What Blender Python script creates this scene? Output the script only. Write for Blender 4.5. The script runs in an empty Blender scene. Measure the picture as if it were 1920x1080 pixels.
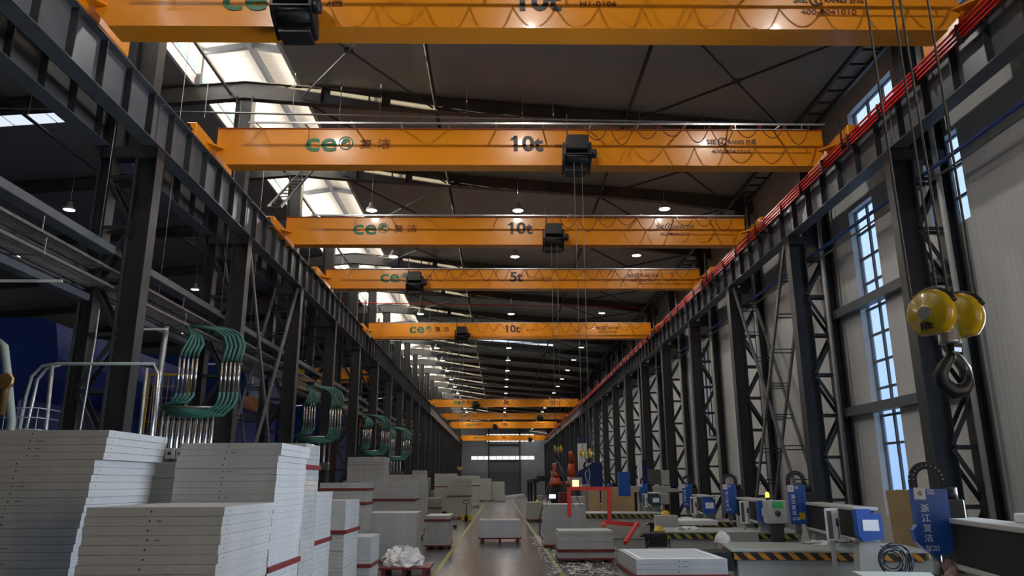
import bpy, math, random
from mathutils import Vector, Matrix
random.seed(7)
R = math.radians
S = bpy.context.scene
COL = S.collection

# ------------------------------------------------------------------ camera
F, VX, VY, CH = 1390., 937.5, 905., 2.2       # focal length (px), vanishing point of the hall axis, camera height
fw = Vector(((VX-960)/F, (VY-540)/F, 1)).normalized()
up = Vector((0, -1, 0)); Zc = (up-fw*up.dot(fw)).normalized(); Xc = Zc.cross(fw)
if Xc.x < 0: Xc = -Xc
cam_d = bpy.data.cameras.new('camera'); cam = bpy.data.objects.new('camera', cam_d); COL.objects.link(cam)
cam_d.sensor_width = 36; cam_d.lens = 36*F/1920; cam_d.clip_start = .05; cam_d.clip_end = 500
def c2w(v): return Vector((Xc.dot(v), fw.dot(v), Zc.dot(v)))
m = Matrix.Identity(4)
for i, a in enumerate((Vector((1, 0, 0)), Vector((0, -1, 0)), Vector((0, 0, -1)))):
    w = c2w(a)
    for r in range(3): m[r][i] = w[r]
m[2][3] = CH
cam.matrix_world = m; S.camera = cam
def at(px, py, X=None, Y=None, Z=None):
    r = c2w(Vector(((px-960)/F, (py-540)/F, 1)))
    t = X/r.x if X is not None else Y/r.y if Y is not None else (Z-CH)/r.z
    return Vector((r.x*t, r.y*t, r.z*t+CH))

# ------------------------------------------------------------------ light
S.view_settings.view_transform = 'Standard'; S.view_settings.look = 'None'
S.view_settings.gamma = 1; S.view_settings.use_curve_mapping = False
S.view_settings.exposure = 0.0
W = bpy.data.worlds.new('sky'); S.world = W; W.use_nodes = True
nt = W.node_tree; bg = nt.nodes['Background']
tc = nt.nodes.new('ShaderNodeTexCoord'); sx = nt.nodes.new('ShaderNodeSeparateXYZ'); rp = nt.nodes.new('ShaderNodeValToRGB')
nt.links.new(tc.outputs['Generated'], sx.inputs[0]); nt.links.new(sx.outputs['Z'], rp.inputs[0]); nt.links.new(rp.outputs[0], bg.inputs[0])
el = rp.color_ramp.elements
el[0].position = 0.0; el[0].color = (.38, .56, .92, 1); el[1].position = .55; el[1].color = (.72, .88, 1, 1)
e = el.new(.15); e.color = (.52, .72, 1, 1)
mr = nt.nodes.new('ShaderNodeMapRange'); mr.inputs[1].default_value = .93; mr.inputs[2].default_value = .99; nt.links.new(sx.outputs['Y'], mr.inputs[0])
mw = nt.nodes.new('ShaderNodeMix'); mw.data_type = 'RGBA'; mw.inputs[7].default_value = (1, .93, .88, 1)
nt.links.new(mr.outputs[0], mw.inputs[0]); nt.links.new(rp.outputs[0], mw.inputs[6]); nt.links.new(mw.outputs[2], bg.inputs[0])
bg.inputs[1].default_value = 1.25
def lamp(name, typ, loc, power, col, **k):
    l = bpy.data.lights.new(name, typ); l.energy = power; l.color = col
    o = bpy.data.objects.new(name, l); COL.objects.link(o); o.location = loc
    for a, b in k.items(): setattr(l, a, b)
    return o
sun = lamp('sun', 'SUN', (-30, 0, 30), 85, (1, .74, .45), angle=R(.8))
sun.rotation_euler = Vector((.90, .38, -.145)).to_track_quat('-Z', 'Y').to_euler()
# daylight through the glazing of the ridge monitor and through the gate behind the camera, plus an added side fill
for k in range(1, 13):
    for x, ry, p_ in ((-9.50, -90, 190), (-6.48, 90, 90)):
        a = lamp('monitor_daylight', 'AREA', (x, -4+k*12, 15.2), p_, (1, .96, .93), shape='RECTANGLE', size=.75, size_y=11.8)
        a.rotation_euler = (0, R(ry), 0)
side_l = lamp('side_fill_light', 'AREA', (9.9, 10.35, 3.65), 540, (.76, .87, 1), shape='RECTANGLE', size=4.4, size_y=4.4, spread=R(100))  # added fill, out of view, brightens the right-hand faces of the stacks
side_l.rotation_euler = (0, R(90), 0)
gate = lamp('gate_daylight', 'AREA', (1.5, -9.8, 3.2), 25, (.86, .93, 1), shape='RECTANGLE', size=9, size_y=6)
gate.rotation_euler = (R(90), 0, 0)

# ------------------------------------------------------------------ materials
def mat(name, col, rough=.6, metal=0, noise=0, scale=3, bump=0, emit=0, spec=.5, coat=0, alpha=None):
    m = bpy.data.materials.new(name); m.use_nodes = True; t = m.node_tree; b = t.nodes['Principled BSDF']
    b.inputs['Base Color'].default_value = (*col, 1); b.inputs['Roughness'].default_value = rough
    b.inputs['Metallic'].default_value = metal; b.inputs['Specular IOR Level'].default_value = spec
    b.inputs['Coat Weight'].default_value = coat; b.inputs['Coat Roughness'].default_value = .08
    if emit: b.inputs['Emission Color'].default_value = (*col, 1); b.inputs['Emission Strength'].default_value = emit
    if noise or bump:
        tcn = t.nodes.new('ShaderNodeTexCoord'); n = t.nodes.new('ShaderNodeTexNoise'); n.inputs['Scale'].default_value = scale; n.inputs['Detail'].default_value = 5
        t.links.new(tcn.outputs['Object'], n.inputs[0])
        if noise:
            r = t.nodes.new('ShaderNodeValToRGB'); r.color_ramp.elements[0].position = .3; r.color_ramp.elements[1].position = .7
            r.color_ramp.elements[0].color = (*[c*(1-noise) for c in col], 1); r.color_ramp.elements[1].color = (*[min(1, c*(1+noise*.6)) for c in col], 1)
            t.links.new(n.outputs[0], r.inputs[0]); t.links.new(r.outputs[0], b.inputs['Base Color'])
        if bump:
            bm = t.nodes.new('ShaderNodeBump'); bm.inputs['Strength'].default_value = bump; bm.inputs['Distance'].default_value = .02
            t.links.new(n.outputs[0], bm.inputs['Height']); t.links.new(bm.outputs[0], b.inputs['Normal'])
    return m
def ribbed(name, col, axis, freq, rough=.5, strength=.5, dist=.02, noise=.08):
    m = mat(name, col, rough, noise=noise, scale=.7); t = m.node_tree; b = t.nodes['Principled BSDF']
    w = t.nodes.new('ShaderNodeTexWave'); w.wave_type = 'BANDS'; w.bands_direction = axis; w.wave_profile = 'SAW' if strength < .3 else 'SIN'
    w.inputs['Scale'].default_value = freq; tcn = t.nodes.new('ShaderNodeTexCoord'); t.links.new(tcn.outputs['Object'], w.inputs[0])
    bm = t.nodes.new('ShaderNodeBump'); bm.inputs['Strength'].default_value = strength; bm.inputs['Distance'].default_value = dist
    t.links.new(w.outputs['Fac'], bm.inputs['Height']); t.links.new(bm.outputs[0], b.inputs['Normal'])
    return m
M = dict(
    steel=mat('dark_painted_steel', (.030, .033, .038), .42, noise=.2),
    traypipe=mat('dull_zinc_pipe', (.17, .165, .16), .45, metal=.5, noise=.3, scale=6),
    rafter=mat('rafter_steel', (.06, .062, .064), .45, noise=.15),
    steel2=mat('grey_painted_steel', (.10, .11, .125), .45, noise=.2),
    orange=mat('orange_crane_paint', (.78, .275, .007), .32, noise=.06, scale=1, coat=.22),
    orange_d=mat('red_brown_edge', (.30, .06, .02), .5),
    black=mat('black_enamel', (.010, .011, .013), .5, noise=.2),
    bellows=ribbed('black_bellows', (.006, .006, .007), 'Y', 8, .7, .6, .02),
    wall=ribbed('corrugated_grey_wall', (.50, .50, .49), 'Y', 1.9, .5, .3, .012),
    wallfar=ribbed('far_panel_wall', (.27, .30, .34), 'X', 1.5, .6, .4, .03),
    roof=ribbed('roof_lining_panels', (.30, .315, .30), 'Y', .9, .38, .25, .012),
    monroof=ribbed('monitor_lining', (.78, .75, .72), 'Y', 1.2, .5, .35, .02),
    plate=mat('pale_grey_filter_plate', (.44, .46, .475), .55, noise=.10, scale=4, bump=.05),
    wrapped=mat('film_wrapped_plate', (.48, .50, .51), .16, noise=.1, scale=5, bump=.5, coat=.6),
    plate_g=mat('greenish_grey_filter_plate', (.42, .44, .40), .6, noise=.10, scale=3),
    hole=mat('dark_hole', (.02, .02, .02), .9),
    redband=mat('dark_red_pallet_steel', (.17, .018, .022), .5, noise=.2, scale=6),
    white=mat('white_enamel', (.75, .76, .78), .45),
    paper=mat('white_paper', (.80, .85, .95), .7),
    chrome=mat('polished_steel', (.78, .78, .78), .18, metal=1),
    galv=mat('galvanised_steel', (.42, .44, .46), .38, metal=.7, noise=.2, scale=8),
    green=mat('teal_hose', (.045, .17, .15), .38),
    blue=mat('blue_enamel', (.012, .09, .42), .38, noise=.08),
    bluedk=mat('deep_blue_enamel', (.010, .028, .16), .3, noise=.15, scale=1),
    navy=mat('navy_cable', (.008, .014, .035), .6), bluepipe=mat('blue_pipe', (.02, .05, .22), .4),
    red=mat('signal_red_paint', (.50, .018, .008), .45), robot=mat('robot_orange_paint', (.42, .055, .015), .45),
    redbar=mat('red_conductor_bar', (.62, .015, .018), .35),
    yellow=mat('yellow_enamel', (.60, .40, .008), .28, coat=.4),
    yell2=mat('yellow_line_paint', (.26, .25, .06), .6, noise=.3, scale=6),
    card=mat('cardboard', (.50, .36, .19), .8, noise=.12, scale=2),
    beige=mat('machine_beige', (.42, .43, .42), .5, noise=.1, scale=3),
    table=mat('machine_table_green_grey', (.38, .41, .39), .4, noise=.08),
    dust=mat('white_shavings', (.62, .65, .66), .8),
    rope=mat('wire_rope', (.16, .15, .14), .5, metal=.4),
    cable=mat('festoon_cable', (.16, .028, .015), .6),
    txt_g=mat('green_lettering', (.01, .16, .06), .5),
    txt_k=mat('black_lettering', (.03, .02, .02), .5),
    txt_r=mat('dark_red_lettering', (.16, .03, .01), .5),
    txt_w=mat('white_lettering', (.75, .8, .9), .5),
    glow=mat('lamp_disc', (1, .97, .9), .5, emit=14),
    alu=mat('lamp_reflector', (.55, .56, .58), .35, metal=.6),
    rubber=mat('rubber', (.02, .02, .02), .7),
    teal=mat('dark_teal_enamel', (.02, .06, .07), .5),
    brass=mat('brass_valve', (.45, .30, .12), .35, metal=.8, noise=.2, scale=10),
    hose=mat('grey_green_hose', (.24, .28, .27), .4),
    outside=mat('red_brick_outside', (.45, .10, .06), .8),
    magenta=mat('lit_display', (1, .12, .3), .5, emit=1.5),
    yled=mat('yellow_beacon', (1, .75, .05), .4, emit=2.5),
    screen=mat('lit_screen', (.7, .75, 1), .4, emit=1.2),
    flame=mat('furnace_glow', (1, .55, .25), .5, emit=2.2),
    amber=mat('amber_work_light', (1, .42, .03), .5, emit=1.3),
    tube=mat('fluorescent_tube', (1, .75, .62), .5, emit=3.0),
)
# glass: a thin clear pane
g = bpy.data.materials.new('window_glass'); g.use_nodes = True; t = g.node_tree; t.nodes.clear()
o_ = t.nodes.new('ShaderNodeOutputMaterial'); mx = t.nodes.new('ShaderNodeMixShader'); tr = t.nodes.new('ShaderNodeBsdfTransparent'); gl = t.nodes.new('ShaderNodeBsdfGlossy')
tr.inputs[0].default_value = (.93, .97, 1, 1); gl.inputs[1].default_value = .05; mx.inputs[0].default_value = .06
t.links.new(tr.outputs[0], mx.inputs[1]); t.links.new(gl.outputs[0], mx.inputs[2]); t.links.new(mx.outputs[0], o_.inputs[0]); M['glass'] = g
# translucent daylight sheet of the roof
g = mat('translucent_rooflight', (.80, .90, 1), .5, emit=.95); M['skylight'] = g
# floor: polished, dusty concrete
g = mat('polished_concrete', (.095, .097, .097), .3, noise=.12, scale=.35); t = g.node_tree; b = t.nodes['Principled BSDF']
n = t.nodes.new('ShaderNodeTexNoise'); n.inputs['Scale'].default_value = 1.3; n.inputs['Detail'].default_value = 6
r = t.nodes.new('ShaderNodeMapRange'); r.inputs[3].default_value = .10; r.inputs[4].default_value = .30
tcn = t.nodes.new('ShaderNodeTexCoord'); t.links.new(tcn.outputs['Object'], n.inputs[0]); t.links.new(n.outputs[0], r.inputs[0]); t.links.new(r.outputs[0], b.inputs['Roughness']); M['floor'] = g
# hazard stripes: yellow and black diagonals
def hazard(name, c1):
    m = mat(name, c1, .5); t = m.node_tree; b = t.nodes['Principled BSDF']
    tcn = t.nodes.new('ShaderNodeTexCoord'); sp = t.nodes.new('ShaderNodeSeparateXYZ'); t.links.new(tcn.outputs['Object'], sp.inputs[0])
    ad = t.nodes.new('ShaderNodeMath'); ad.operation = 'ADD'; t.links.new(sp.outputs[0], ad.inputs[0]); t.links.new(sp.outputs[2], ad.inputs[1])
    mu = t.nodes.new('ShaderNodeMath'); mu.operation = 'MULTIPLY'; mu.inputs[1].default_value = 3.8; t.links.new(ad.outputs[0], mu.inputs[0])
    fr = t.nodes.new('ShaderNodeMath'); fr.operation = 'FRACT'; t.links.new(mu.outputs[0], fr.inputs[0])
    gt = t.nodes.new('ShaderNodeMath'); gt.operation = 'GREATER_THAN'; gt.inputs[1].default_value = .55; t.links.new(fr.outputs[0], gt.inputs[0])
    mi = t.nodes.new('ShaderNodeMix'); mi.data_type = 'RGBA'; mi.inputs[6].default_value = (.012, .012, .012, 1); mi.inputs[7].default_value = (*c1, 1)
    t.links.new(gt.outputs[0], mi.inputs[0]); t.links.new(mi.outputs[2], b.inputs['Base Color'])
    return m
M['hazard'] = hazard('hazard_stripes_orange', (.55, .22, .02)); M['hazardy'] = hazard('hazard_stripes_yellow', (.34, .30, .04))

# ------------------------------------------------------------------ mesh helpers
class MB:
    def __init__(s): s.v = []; s.f = []; s.mi = []; s.sm = []
    def add(s, vs, fs, mi=0, sm=False):
        b = len(s.v); s.v += [tuple(v) for v in vs]
        for f in fs: s.f.append([b+i for i in f]); s.mi.append(mi); s.sm.append(sm)
        return s
    def box(s, x0, x1, y0, y1, z0, z1, mi=0):
        v = [(x, y, z) for z in (z0, z1) for y in (y0, y1) for x in (x0, x1)]
        return s.add(v, [(0, 2, 3, 1), (4, 5, 7, 6), (0, 1, 5, 4), (2, 6, 7, 3), (0, 4, 6, 2), (1, 3, 7, 5)], mi)
    def bbox(s, x0, x1, y0, y1, z0, z1, b=.01, mi=0):     # box with chamfered edges
        if min(x1-x0, y1-y0, z1-z0) <= 2.2*b: return s.box(x0, x1, y0, y1, z0, z1, mi)
        vs = []; idx = {}
        for ix, x in ((0, x0), (1, x1)):
            for iy, y in ((0, y0), (1, y1)):
                for iz, z in ((0, z0), (1, z1)):
                    dx = b if ix == 0 else -b; dy = b if iy == 0 else -b; dz = b if iz == 0 else -b
                    for a, p in enumerate(((x, y+dy, z+dz), (x+dx, y, z+dz), (x+dx, y+dy, z))):
                        idx[ix, iy, iz, a] = len(vs); vs.append(p)
        I = lambda x, y, z, a: idx[x, y, z, a]
        fs = []
        for k in (0, 1):
            fs.append([I(k, 0, 0, 0), I(k, 1, 0, 0), I(k, 1, 1, 0), I(k, 0, 1, 0)][::1 if k else -1])
            fs.append([I(0, k, 0, 1), I(1, k, 0, 1), I(1, k, 1, 1), I(0, k, 1, 1)][::-1 if k else 1])
            fs.append([I(0, 0, k, 2), I(1, 0, k, 2), I(1, 1, k, 2), I(0, 1, k, 2)][::1 if k else -1])
        for i in (0, 1):
            for j in (0, 1):
                fs.append([I(i, j, 0, 0), I(i, j, 1, 0), I(i, j, 1, 1), I(i, j, 0, 1)][::1 if i != j else -1])
                fs.append([I(i, 0, j, 0), I(i, 1, j, 0), I(i, 1, j, 2), I(i, 0, j, 2)][::-1 if i != j else 1])
                fs.append([I(0, i, j, 1), I(1, i, j, 1), I(1, i, j, 2), I(0, i, j, 2)][::1 if i != j else -1])
                for k in (0, 1): fs.append([I(i, j, k, 0), I(i, j, k, 1), I(i, j, k, 2)][::1 if (i+j+k) % 2 else -1])
        return s.add(vs, fs, mi)
    def bar(s, p, q, w, h=None, mi=0, upv=(0, 0, 1)):      # rectangular bar from p to q; w sideways, h along upv
        h = h or w; p = Vector(p); q = Vector(q); d = (q-p).normalized(); u = Vector(upv)
        if abs(d.dot(u)) > .98: u = Vector((0, 1, 0))
        a = d.cross(u).normalized()*w/2; c = a.cross(d).normalized()*h/2
        v = [p-a-c, p+a-c, p+a+c, p-a+c, q-a-c, q+a-c, q+a+c, q-a+c]
        return s.add(v, [(0, 1, 2, 3), (7, 6, 5, 4), (0, 4, 5, 1), (1, 5, 6, 2), (2, 6, 7, 3), (3, 7, 4, 0)], mi)
    def tube(s, pts, r, n=8, mi=0, rs=None):
        pts = [Vector(p) for p in pts]; L = len(pts); rings = []; pa = None
        for i, p in enumerate(pts):
            d = (pts[min(i+1, L-1)]-pts[max(i-1, 0)]).normalized()
            if pa is None: pa = d.cross(Vector((0, 0, 1)) if abs(d.z) < .9 else Vector((1, 0, 0))).normalized()
            pa = (pa-d*pa.dot(d)).normalized(); c = d.cross(pa); rr = rs[i] if rs else r
            rings += [p+pa*math.cos(2*math.pi*k/n)*rr+c*math.sin(2*math.pi*k/n)*rr for k in range(n)]
        fs = [(i*n+k, i*n+(k+1) % n, (i+1)*n+(k+1) % n, (i+1)*n+k) for i in range(L-1) for k in range(n)]
        s.add(rings, fs, mi, True)
        b = len(s.v)-len(rings)
        s.f += [[b+k for k in range(n)][::-1], [b+(L-1)*n+k for k in range(n)]]; s.mi += [mi, mi]; s.sm += [False, False]
        return s
    def lathe(s, prof, c=(0, 0, 0), axis='z', n=24, mi=0):
        vs = []
        for r, h in prof:
            for k in range(n):
                a = 2*math.pi*k/n; x, y = r*math.cos(a), r*math.sin(a)
                p = (x, y, h) if axis == 'z' else (h, x, y) if axis == 'x' else (x, h, y)
                vs.append((c[0]+p[0], c[1]+p[1], c[2]+p[2]))
        L = len(prof); fs = [(i*n+k, i*n+(k+1) % n, (i+1)*n+(k+1) % n, (i+1)*n+k) for i in range(L-1) for k in range(n)]
        s.add(vs, fs, mi, True); b = len(s.v)-len(vs)
        for i, rev in ((0, True), (L-1, False)):
            if prof[i][0] > 1e-4: s.f.append([b+i*n+k for k in range(n)][::-1 if rev else 1]); s.mi.append(mi); s.sm.append(False)
        return s
    def prism(s, poly, a, b, axis='y', mi=0):              # polygon (u, v) extruded along an axis
        P = {'y': lambda u, v, w: (u, w, v), 'x': lambda u, v, w: (w, u, v), 'z': lambda u, v, w: (u, v, w)}[axis]
        n = len(poly); vs = [P(u, v, a) for u, v in poly]+[P(u, v, b) for u, v in poly]
        return s.add(vs, [list(range(n)), list(range(2*n-1, n-1, -1))]+[(i, i+n, (i+1) % n+n, (i+1) % n) for i in range(n)], mi)
    def ibeam_y(s, x, z0, z1, y0, y1, w=.35, tf=.02, tw=.014, mi=0):   # I beam running along y
        s.box(x-w/2, x+w/2, y0, y1, z0, z0+tf, mi); s.box(x-w/2, x+w/2, y0, y1, z1-tf, z1, mi); return s.box(x-tw/2, x+tw/2, y0, y1, z0+tf, z1-tf, mi)
    def mesh(s, name, mats):
        me = bpy.data.meshes.new(name); me.from_pydata(s.v, [], s.f)
        for m in (mats if isinstance(mats, (list, tuple)) else [mats]): me.materials.append(M[m] if isinstance(m, str) else m)
        me.polygons.foreach_set('material_index', s.mi); me.polygons.foreach_set('use_smooth', s.sm); me.update(); return me
def put(name, me, parent=None, loc=(0, 0, 0), rot=(0, 0, 0)):
    o = bpy.data.objects.new(name, me); COL.objects.link(o); o.location = loc; o.rotation_euler = rot
    if parent: o.parent = parent
    return o
def obj(name, mb, mats, parent=None, loc=(0, 0, 0), rot=(0, 0, 0)): return put(name, mb.mesh(name, mats), parent, loc, rot)
def tag(o, label, cat, group=None):
    o['label'] = label; o['category'] = cat
    if group: o['group'] = group
    return o
def thing(name, label, cat, loc=(0, 0, 0), rz=0, group=None):
    return tag(put(name, None, None, loc, (0, 0, rz)), label, cat, group)
def struct(o): o['kind'] = 'structure'; return o
def dup(root, loc, rz=None, label=None, group=None):
    r = root.copy(); COL.objects.link(r); r.location = loc
    if rz is not None: r.rotation_euler = (0, 0, rz)
    if label: r['label'] = label
    if group: r['group'] = group
    for ch in list(root.children):
        c = ch.copy(); COL.objects.link(c); c.parent = r
        for g2 in ch.children:
            d = g2.copy(); COL.objects.link(d); d.parent = c
    return r
ORD = 'first second third fourth fifth sixth seventh eighth ninth tenth eleventh twelfth thirteenth fourteenth fifteenth sixteenth seventeenth eighteenth nineteenth twentieth'.split()
def nth(i):
    if i < 20: return ORD[i]
    return ['twenty', 'thirty', 'forty'][(i+1)//10-2]+('-'+ORD[(i+1) % 10-1] if (i+1) % 10 else 'th') if (i+1) % 10 else ['twentieth', 'thirtieth', 'fortieth'][(i+1)//10-2]
_tc = {}
def text_mesh(s, size, ext=.004, bold=0.0, sx=1.0):
    k = (s, size, ext, bold, sx)
    if k in _tc: return _tc[k]
    c = bpy.data.curves.new('t', 'FONT'); c.body = s; c.size = size; c.extrude = ext; c.offset = bold*size; c.align_x = 'CENTER'; c.align_y = 'CENTER'; c.resolution_u = 3
    o = bpy.data.objects.new('t', c); COL.objects.link(o)
    dg = bpy.context.evaluated_depsgraph_get(); dg.update()
    me = bpy.data.meshes.new_from_object(o.evaluated_get(dg)); me.name = 'lettering'
    bpy.data.objects.remove(o); bpy.data.curves.remove(c)
    for v in me.vertices: v.co.x *= sx
    _tc[k] = me; return me
def text(name, s, size, mt, parent, loc, rot=(R(90), 0, 0), bold=0.0, sx=1.0):
    me = text_mesh(s, size, .004, bold, sx)
    if len(me.materials) and me.materials[0] and me.materials[0] != M[mt]: me = me.copy()
    me.materials.clear(); me.materials.append(M[mt])
    return put(name, me, parent, loc, rot)

# ------------------------------------------------------------------ key dimensions
YE = 150.0                      # far wall
XW = 9.95                       # right wall inner face
COLY = [15.1+6*k for k in range(-3, 23)]
COLY = [y for y in COLY if y < YE-1]
def roofz(x): return 14.50-.085*abs(x+8)

# ------------------------------------------------------------------ setting
struct(obj('floor', MB().box(-38, 11, -14, YE+1, -.2, 0), 'floor'))
lm = MB(); lm.box(-1.68, -1.56, 3, 120, 0, .004); struct(obj('trim_1', lm, 'yell2'))
lm = MB(); lm.box(1.48, 1.60, 3, 120, 0, .004); struct(obj('trim_2', lm, 'yell2'))
def roof_side(name, x0, x1):
    b = MB(); b.prism([(x0, roofz(x0)), (x1, roofz(x1)), (x1, roofz(x1)+.15), (x0, roofz(x0)+.15)], -14, YE, 'y'); struct(obj(name, b, 'roof'))
roof_side('ceiling_right', -6.33, 10.3)
roof_side('ceiling_left', -38, -9.65)
# ridge monitor roof
b = MB(); b.prism([(-10.1, 15.62), (-7.98, 15.86), (-5.9, 15.62), (-5.9, 15.75), (-7.98, 15.99), (-10.1, 15.75)], -14, YE, 'y'); struct(obj('ceiling_monitor', b, 'monroof'))
b = MB()
for x in (-9.65, -6.33): b.box(x-.05, x+.05, -14, YE, roofz(x)-.03, roofz(x)+.30)
struct(obj('trim_monitor_curb', b, 'white'))
b = MB(); b.box(-8.05, -7.91, -14, YE, 15.62, 15.84)
struct(obj('trim_monitor_purlins', b, 'steel2'))
# right wall with openings, the last one added out of view for the side fill: list of (y0, y1, z0, z1)
WIN = [(18.45, 19.80, 1.35, 9.60), (14.62, 16.0, 7.60, 9.65), (16.75, 19.15, 11.45, 12.35), (10.0, 14.3, 11.45, 12.35), (55.2, 58.4, 4.6, 6.4), (75.2, 77.6, 1.9, 4.6), (8.1, 12.6, 1.4, 5.9)]
ys = sorted({-14, YE} | {w[0] for w in WIN} | {w[1] for w in WIN})
wb = MB()
for y0, y1 in zip(ys[:-1], ys[1:]):
    cuts = sorted([(w[2], w[3]) for w in WIN if w[0] <= y0+1e-6 and w[1] >= y1-1e-6])
    z = 0
    for a, c in cuts:
        wb.box(XW, XW+.28, y0, y1, z, a); z = c
    wb.box(XW, XW+.28, y0, y1, z, 13.2)
struct(obj('wall_right', wb, 'wall'))
def window(n, y0, y1, z0, z1, rows, cols, fm='steel2'):
    o = MB(); x0, x1 = XW+.17, XW+.23; t_ = .035
    ysp = [y0+(y1-y0)*k/cols for k in range(cols+1)]
    for y in ysp: o.box(x0, x1, y-t_ if y > y0 else y, y+t_ if y < y1 else y, z0, z1)
    for z in rows: o.box(x0+.003, x1+.003, y0, y1, max(z0, z-.03), min(z1, z+.03))
    w = struct(obj('window_%d' % n, o, fm))
    struct(obj('window_pane', MB().box(XW+.198, XW+.204, y0+.01, y1-.01, z0+.01, z1-.01), 'glass', w))
rows = [1.35, 3.15]+[3.15+.72*k for k in range(1, 9)]+[9.6]
window(1, *WIN[0], rows, 2)
window(2, *WIN[1], [7.6, 8.25, 8.95, 9.65], 2)
window(3, *WIN[2], [11.45, 12.35], 3)
window(4, *WIN[3], [11.45, 12.35], 4)
window(5, *WIN[4], [4.6+.3*k for k in range(7)], 8)
window(6, *WIN[5], [1.9, 2.8, 3.7, 4.6], 2)
window(11, *WIN[6], [1.4+.75*k for k in range(7)], 4)  # unseen window made up to go with the side fill light
tag(obj('brick_building', MB().box(13, 22, 55, 70, 0, 12), 'outside'), 'red building seen outside through the barred window of the right wall', 'building')
# other outer walls
struct(obj('wall_left', MB().box(-38.2, -38, -14, YE, 0, 12.2), 'wall'))
FW = [(-5.7, 6.8, 6.55, 7.35), (-2.6, 6.8, 10.0, 10.35), (-2.6, 6.8, 11.2, 11.6)]
b = MB(); z = 0
for x0, x1, z0, z1 in FW:
    b.box(-38, 10.3, YE, YE+.3, z, z0); b.box(-38, x0, YE, YE+.3, z0, z1); b.box(x1, 10.3, YE, YE+.3, z0, z1); z = z1
b.box(-38, 10.3, YE, YE+.3, z, 16); struct(obj('wall_far', b, 'wallfar'))
for k, (x0, x1, z0, z1) in enumerate(FW):
    o = MB(); n = 10
    for i in range(n+1): x = x0+(x1-x0)*i/n; o.box(x-.03, x+.03, YE+.12, YE+.18, z0, z1)
    o.box(x0, x1, YE+.12, YE+.18, z0, z0+.05); o.box(x0, x1, YE+.12, YE+.18, z1-.05, z1)
    w = struct(obj('window_%d' % (7+k), o, 'steel2'))
    struct(obj('window_pane', MB().box(x0, x1, YE+.14, YE+.16, z0+.05, z1-.05), 'glass' if k == 0 else 'glass', w))
d = struct(obj('door_1', MB().box(-2.1, 3.8, YE-.08, YE-.02, 0, 6.3), ribbed('roller_door_slats', (.09, .10, .125), 'Z', 2.2, .5, .6, .03)))
o = MB(); o.box(-2.35, -2.1, YE-.25, YE-.02, 0, 12.6); o.box(3.8, 4.05, YE-.25, YE-.02, 0, 12.6); o.box(-2.1, 3.8, YE-.25, YE-.1, 9.3, 9.6); o.box(-2.1, 3.8, YE-.25, YE-.08, 6.3, 6.45)
obj('door_frame', o, 'steel', d)['kind'] = 'structure'
o = MB(); o.box(-38, -3, -10.3, -10, 0, 16); o.box(6, 10.3, -10.3, -10, 0, 16); o.box(-3, 6, -10.3, -10, 6.4, 16); struct(obj('wall_back', o, 'wallfar'))

# translucent roof strips far along the hall (glowing daylight sheets, flush under the lining)
for i, (y, x0, x1, w) in enumerate([(61.5, -4.5, 4.6, .75), (93.5, -5.2, 5.2, 1.0), (128, -4.5, 6, 1.2)]):
    z = MB(); n = 7
    for k in range(n):
        a = x0+(x1-x0)*k/n; c = x0+(x1-x0)*(k+.95)/n
        z.prism([(a, roofz(a)-.02), (c, roofz(c)-.02), (c, roofz(c)-.005), (a, roofz(a)-.005)], y, y+w, 'y')
    struct(obj('window_%d' % (20+i), z, 'skylight'))
for i, (y, x0, x1, w) in enumerate([(21.9, -30, -13.4, .9), (33.5, -26, -12.2, .9), (51.5, -26, -12, 1.0), (76, -30, -12, 1.2), (105, -30, -12, 1.5)]):
    z = MB(); n = 12
    for k in range(n):
        a = x0+(x1-x0)*k/n; c = x0+(x1-x0)*(k+.96)/n
        z.prism([(a, roofz(a)-.02), (c, roofz(c)-.02), (c, roofz(c)-.005), (a, roofz(a)-.005)], y, y+w, 'y')
    struct(obj('window_%d' % (30+i), z, 'skylight'))
# ridge monitor glazing: one window per bay on each side
for i, y in enumerate([9.1+6*k for k in range(-2, 23)]):
    for s_, x in (('left', -9.55), ('right', -6.43)):
        o = MB(); z0, z1 = roofz(x)+.28, 15.64; o.box(x-.03, x+.03, y, y+6, z0, z0+.06); o.box(x-.03, x+.03, y, y+6, z1-.06, z1)
        for k in range(5): yy = y+1.2*k; o.box(x-.025, x+.025, yy-.02, yy+.02, z0, z1)
        w = struct(obj('window_monitor_%s_%d' % (s_, i+1), o, 'white'))
        struct(obj('window_pane', MB().box(x-.004, x+.004, y, y+6, z0+.06, z1-.06), 'glass', w))

# ------------------------------------------------------------------ roof frames
def rafter_mesh(bracketed=True):
    b = MB()
    def ztop(x): return roofz(x)-.06
    def zbot(x):
        d = .55-.16*min(1, max(0, (x+6)/8)) if x > -8 else .55-.16*min(1, max(0, (-10-x)/8))
        if x > 6: d = .36+.06*(x-6)
        return roofz(x)-.10-d
    def seg(x0, x1):
        for (a, c, w) in ((ztop, lambda x: ztop(x)-.02, .22), (lambda x: zbot(x)+.02, zbot, .24), (lambda x: ztop(x)-.02, lambda x: zbot(x)+.02, .014)):
            b.prism([(x0, c(x0)), (x1, c(x1)), (x1, a(x1)), (x0, a(x0))], -w/2, w/2, 'y')
    xs = [-37.9, -26, -18, -10, -8, -6, 2, 6, 9.9]
    for x0, x1 in zip(xs[:-1], xs[1:]): seg(x0, x1)
    return b
raf = rafter_mesh().mesh('roof_rafter', 'rafter')
stiff = MB().box(-.008, .008, -.115, .115, -.55, -.09).mesh('web_stiffener', 'steel')
mon = MB()
for x in (-9.5, -6.48): mon.box(x-.07, x+.07, -.08, .08, roofz(x)-.1, 15.6)
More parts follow.
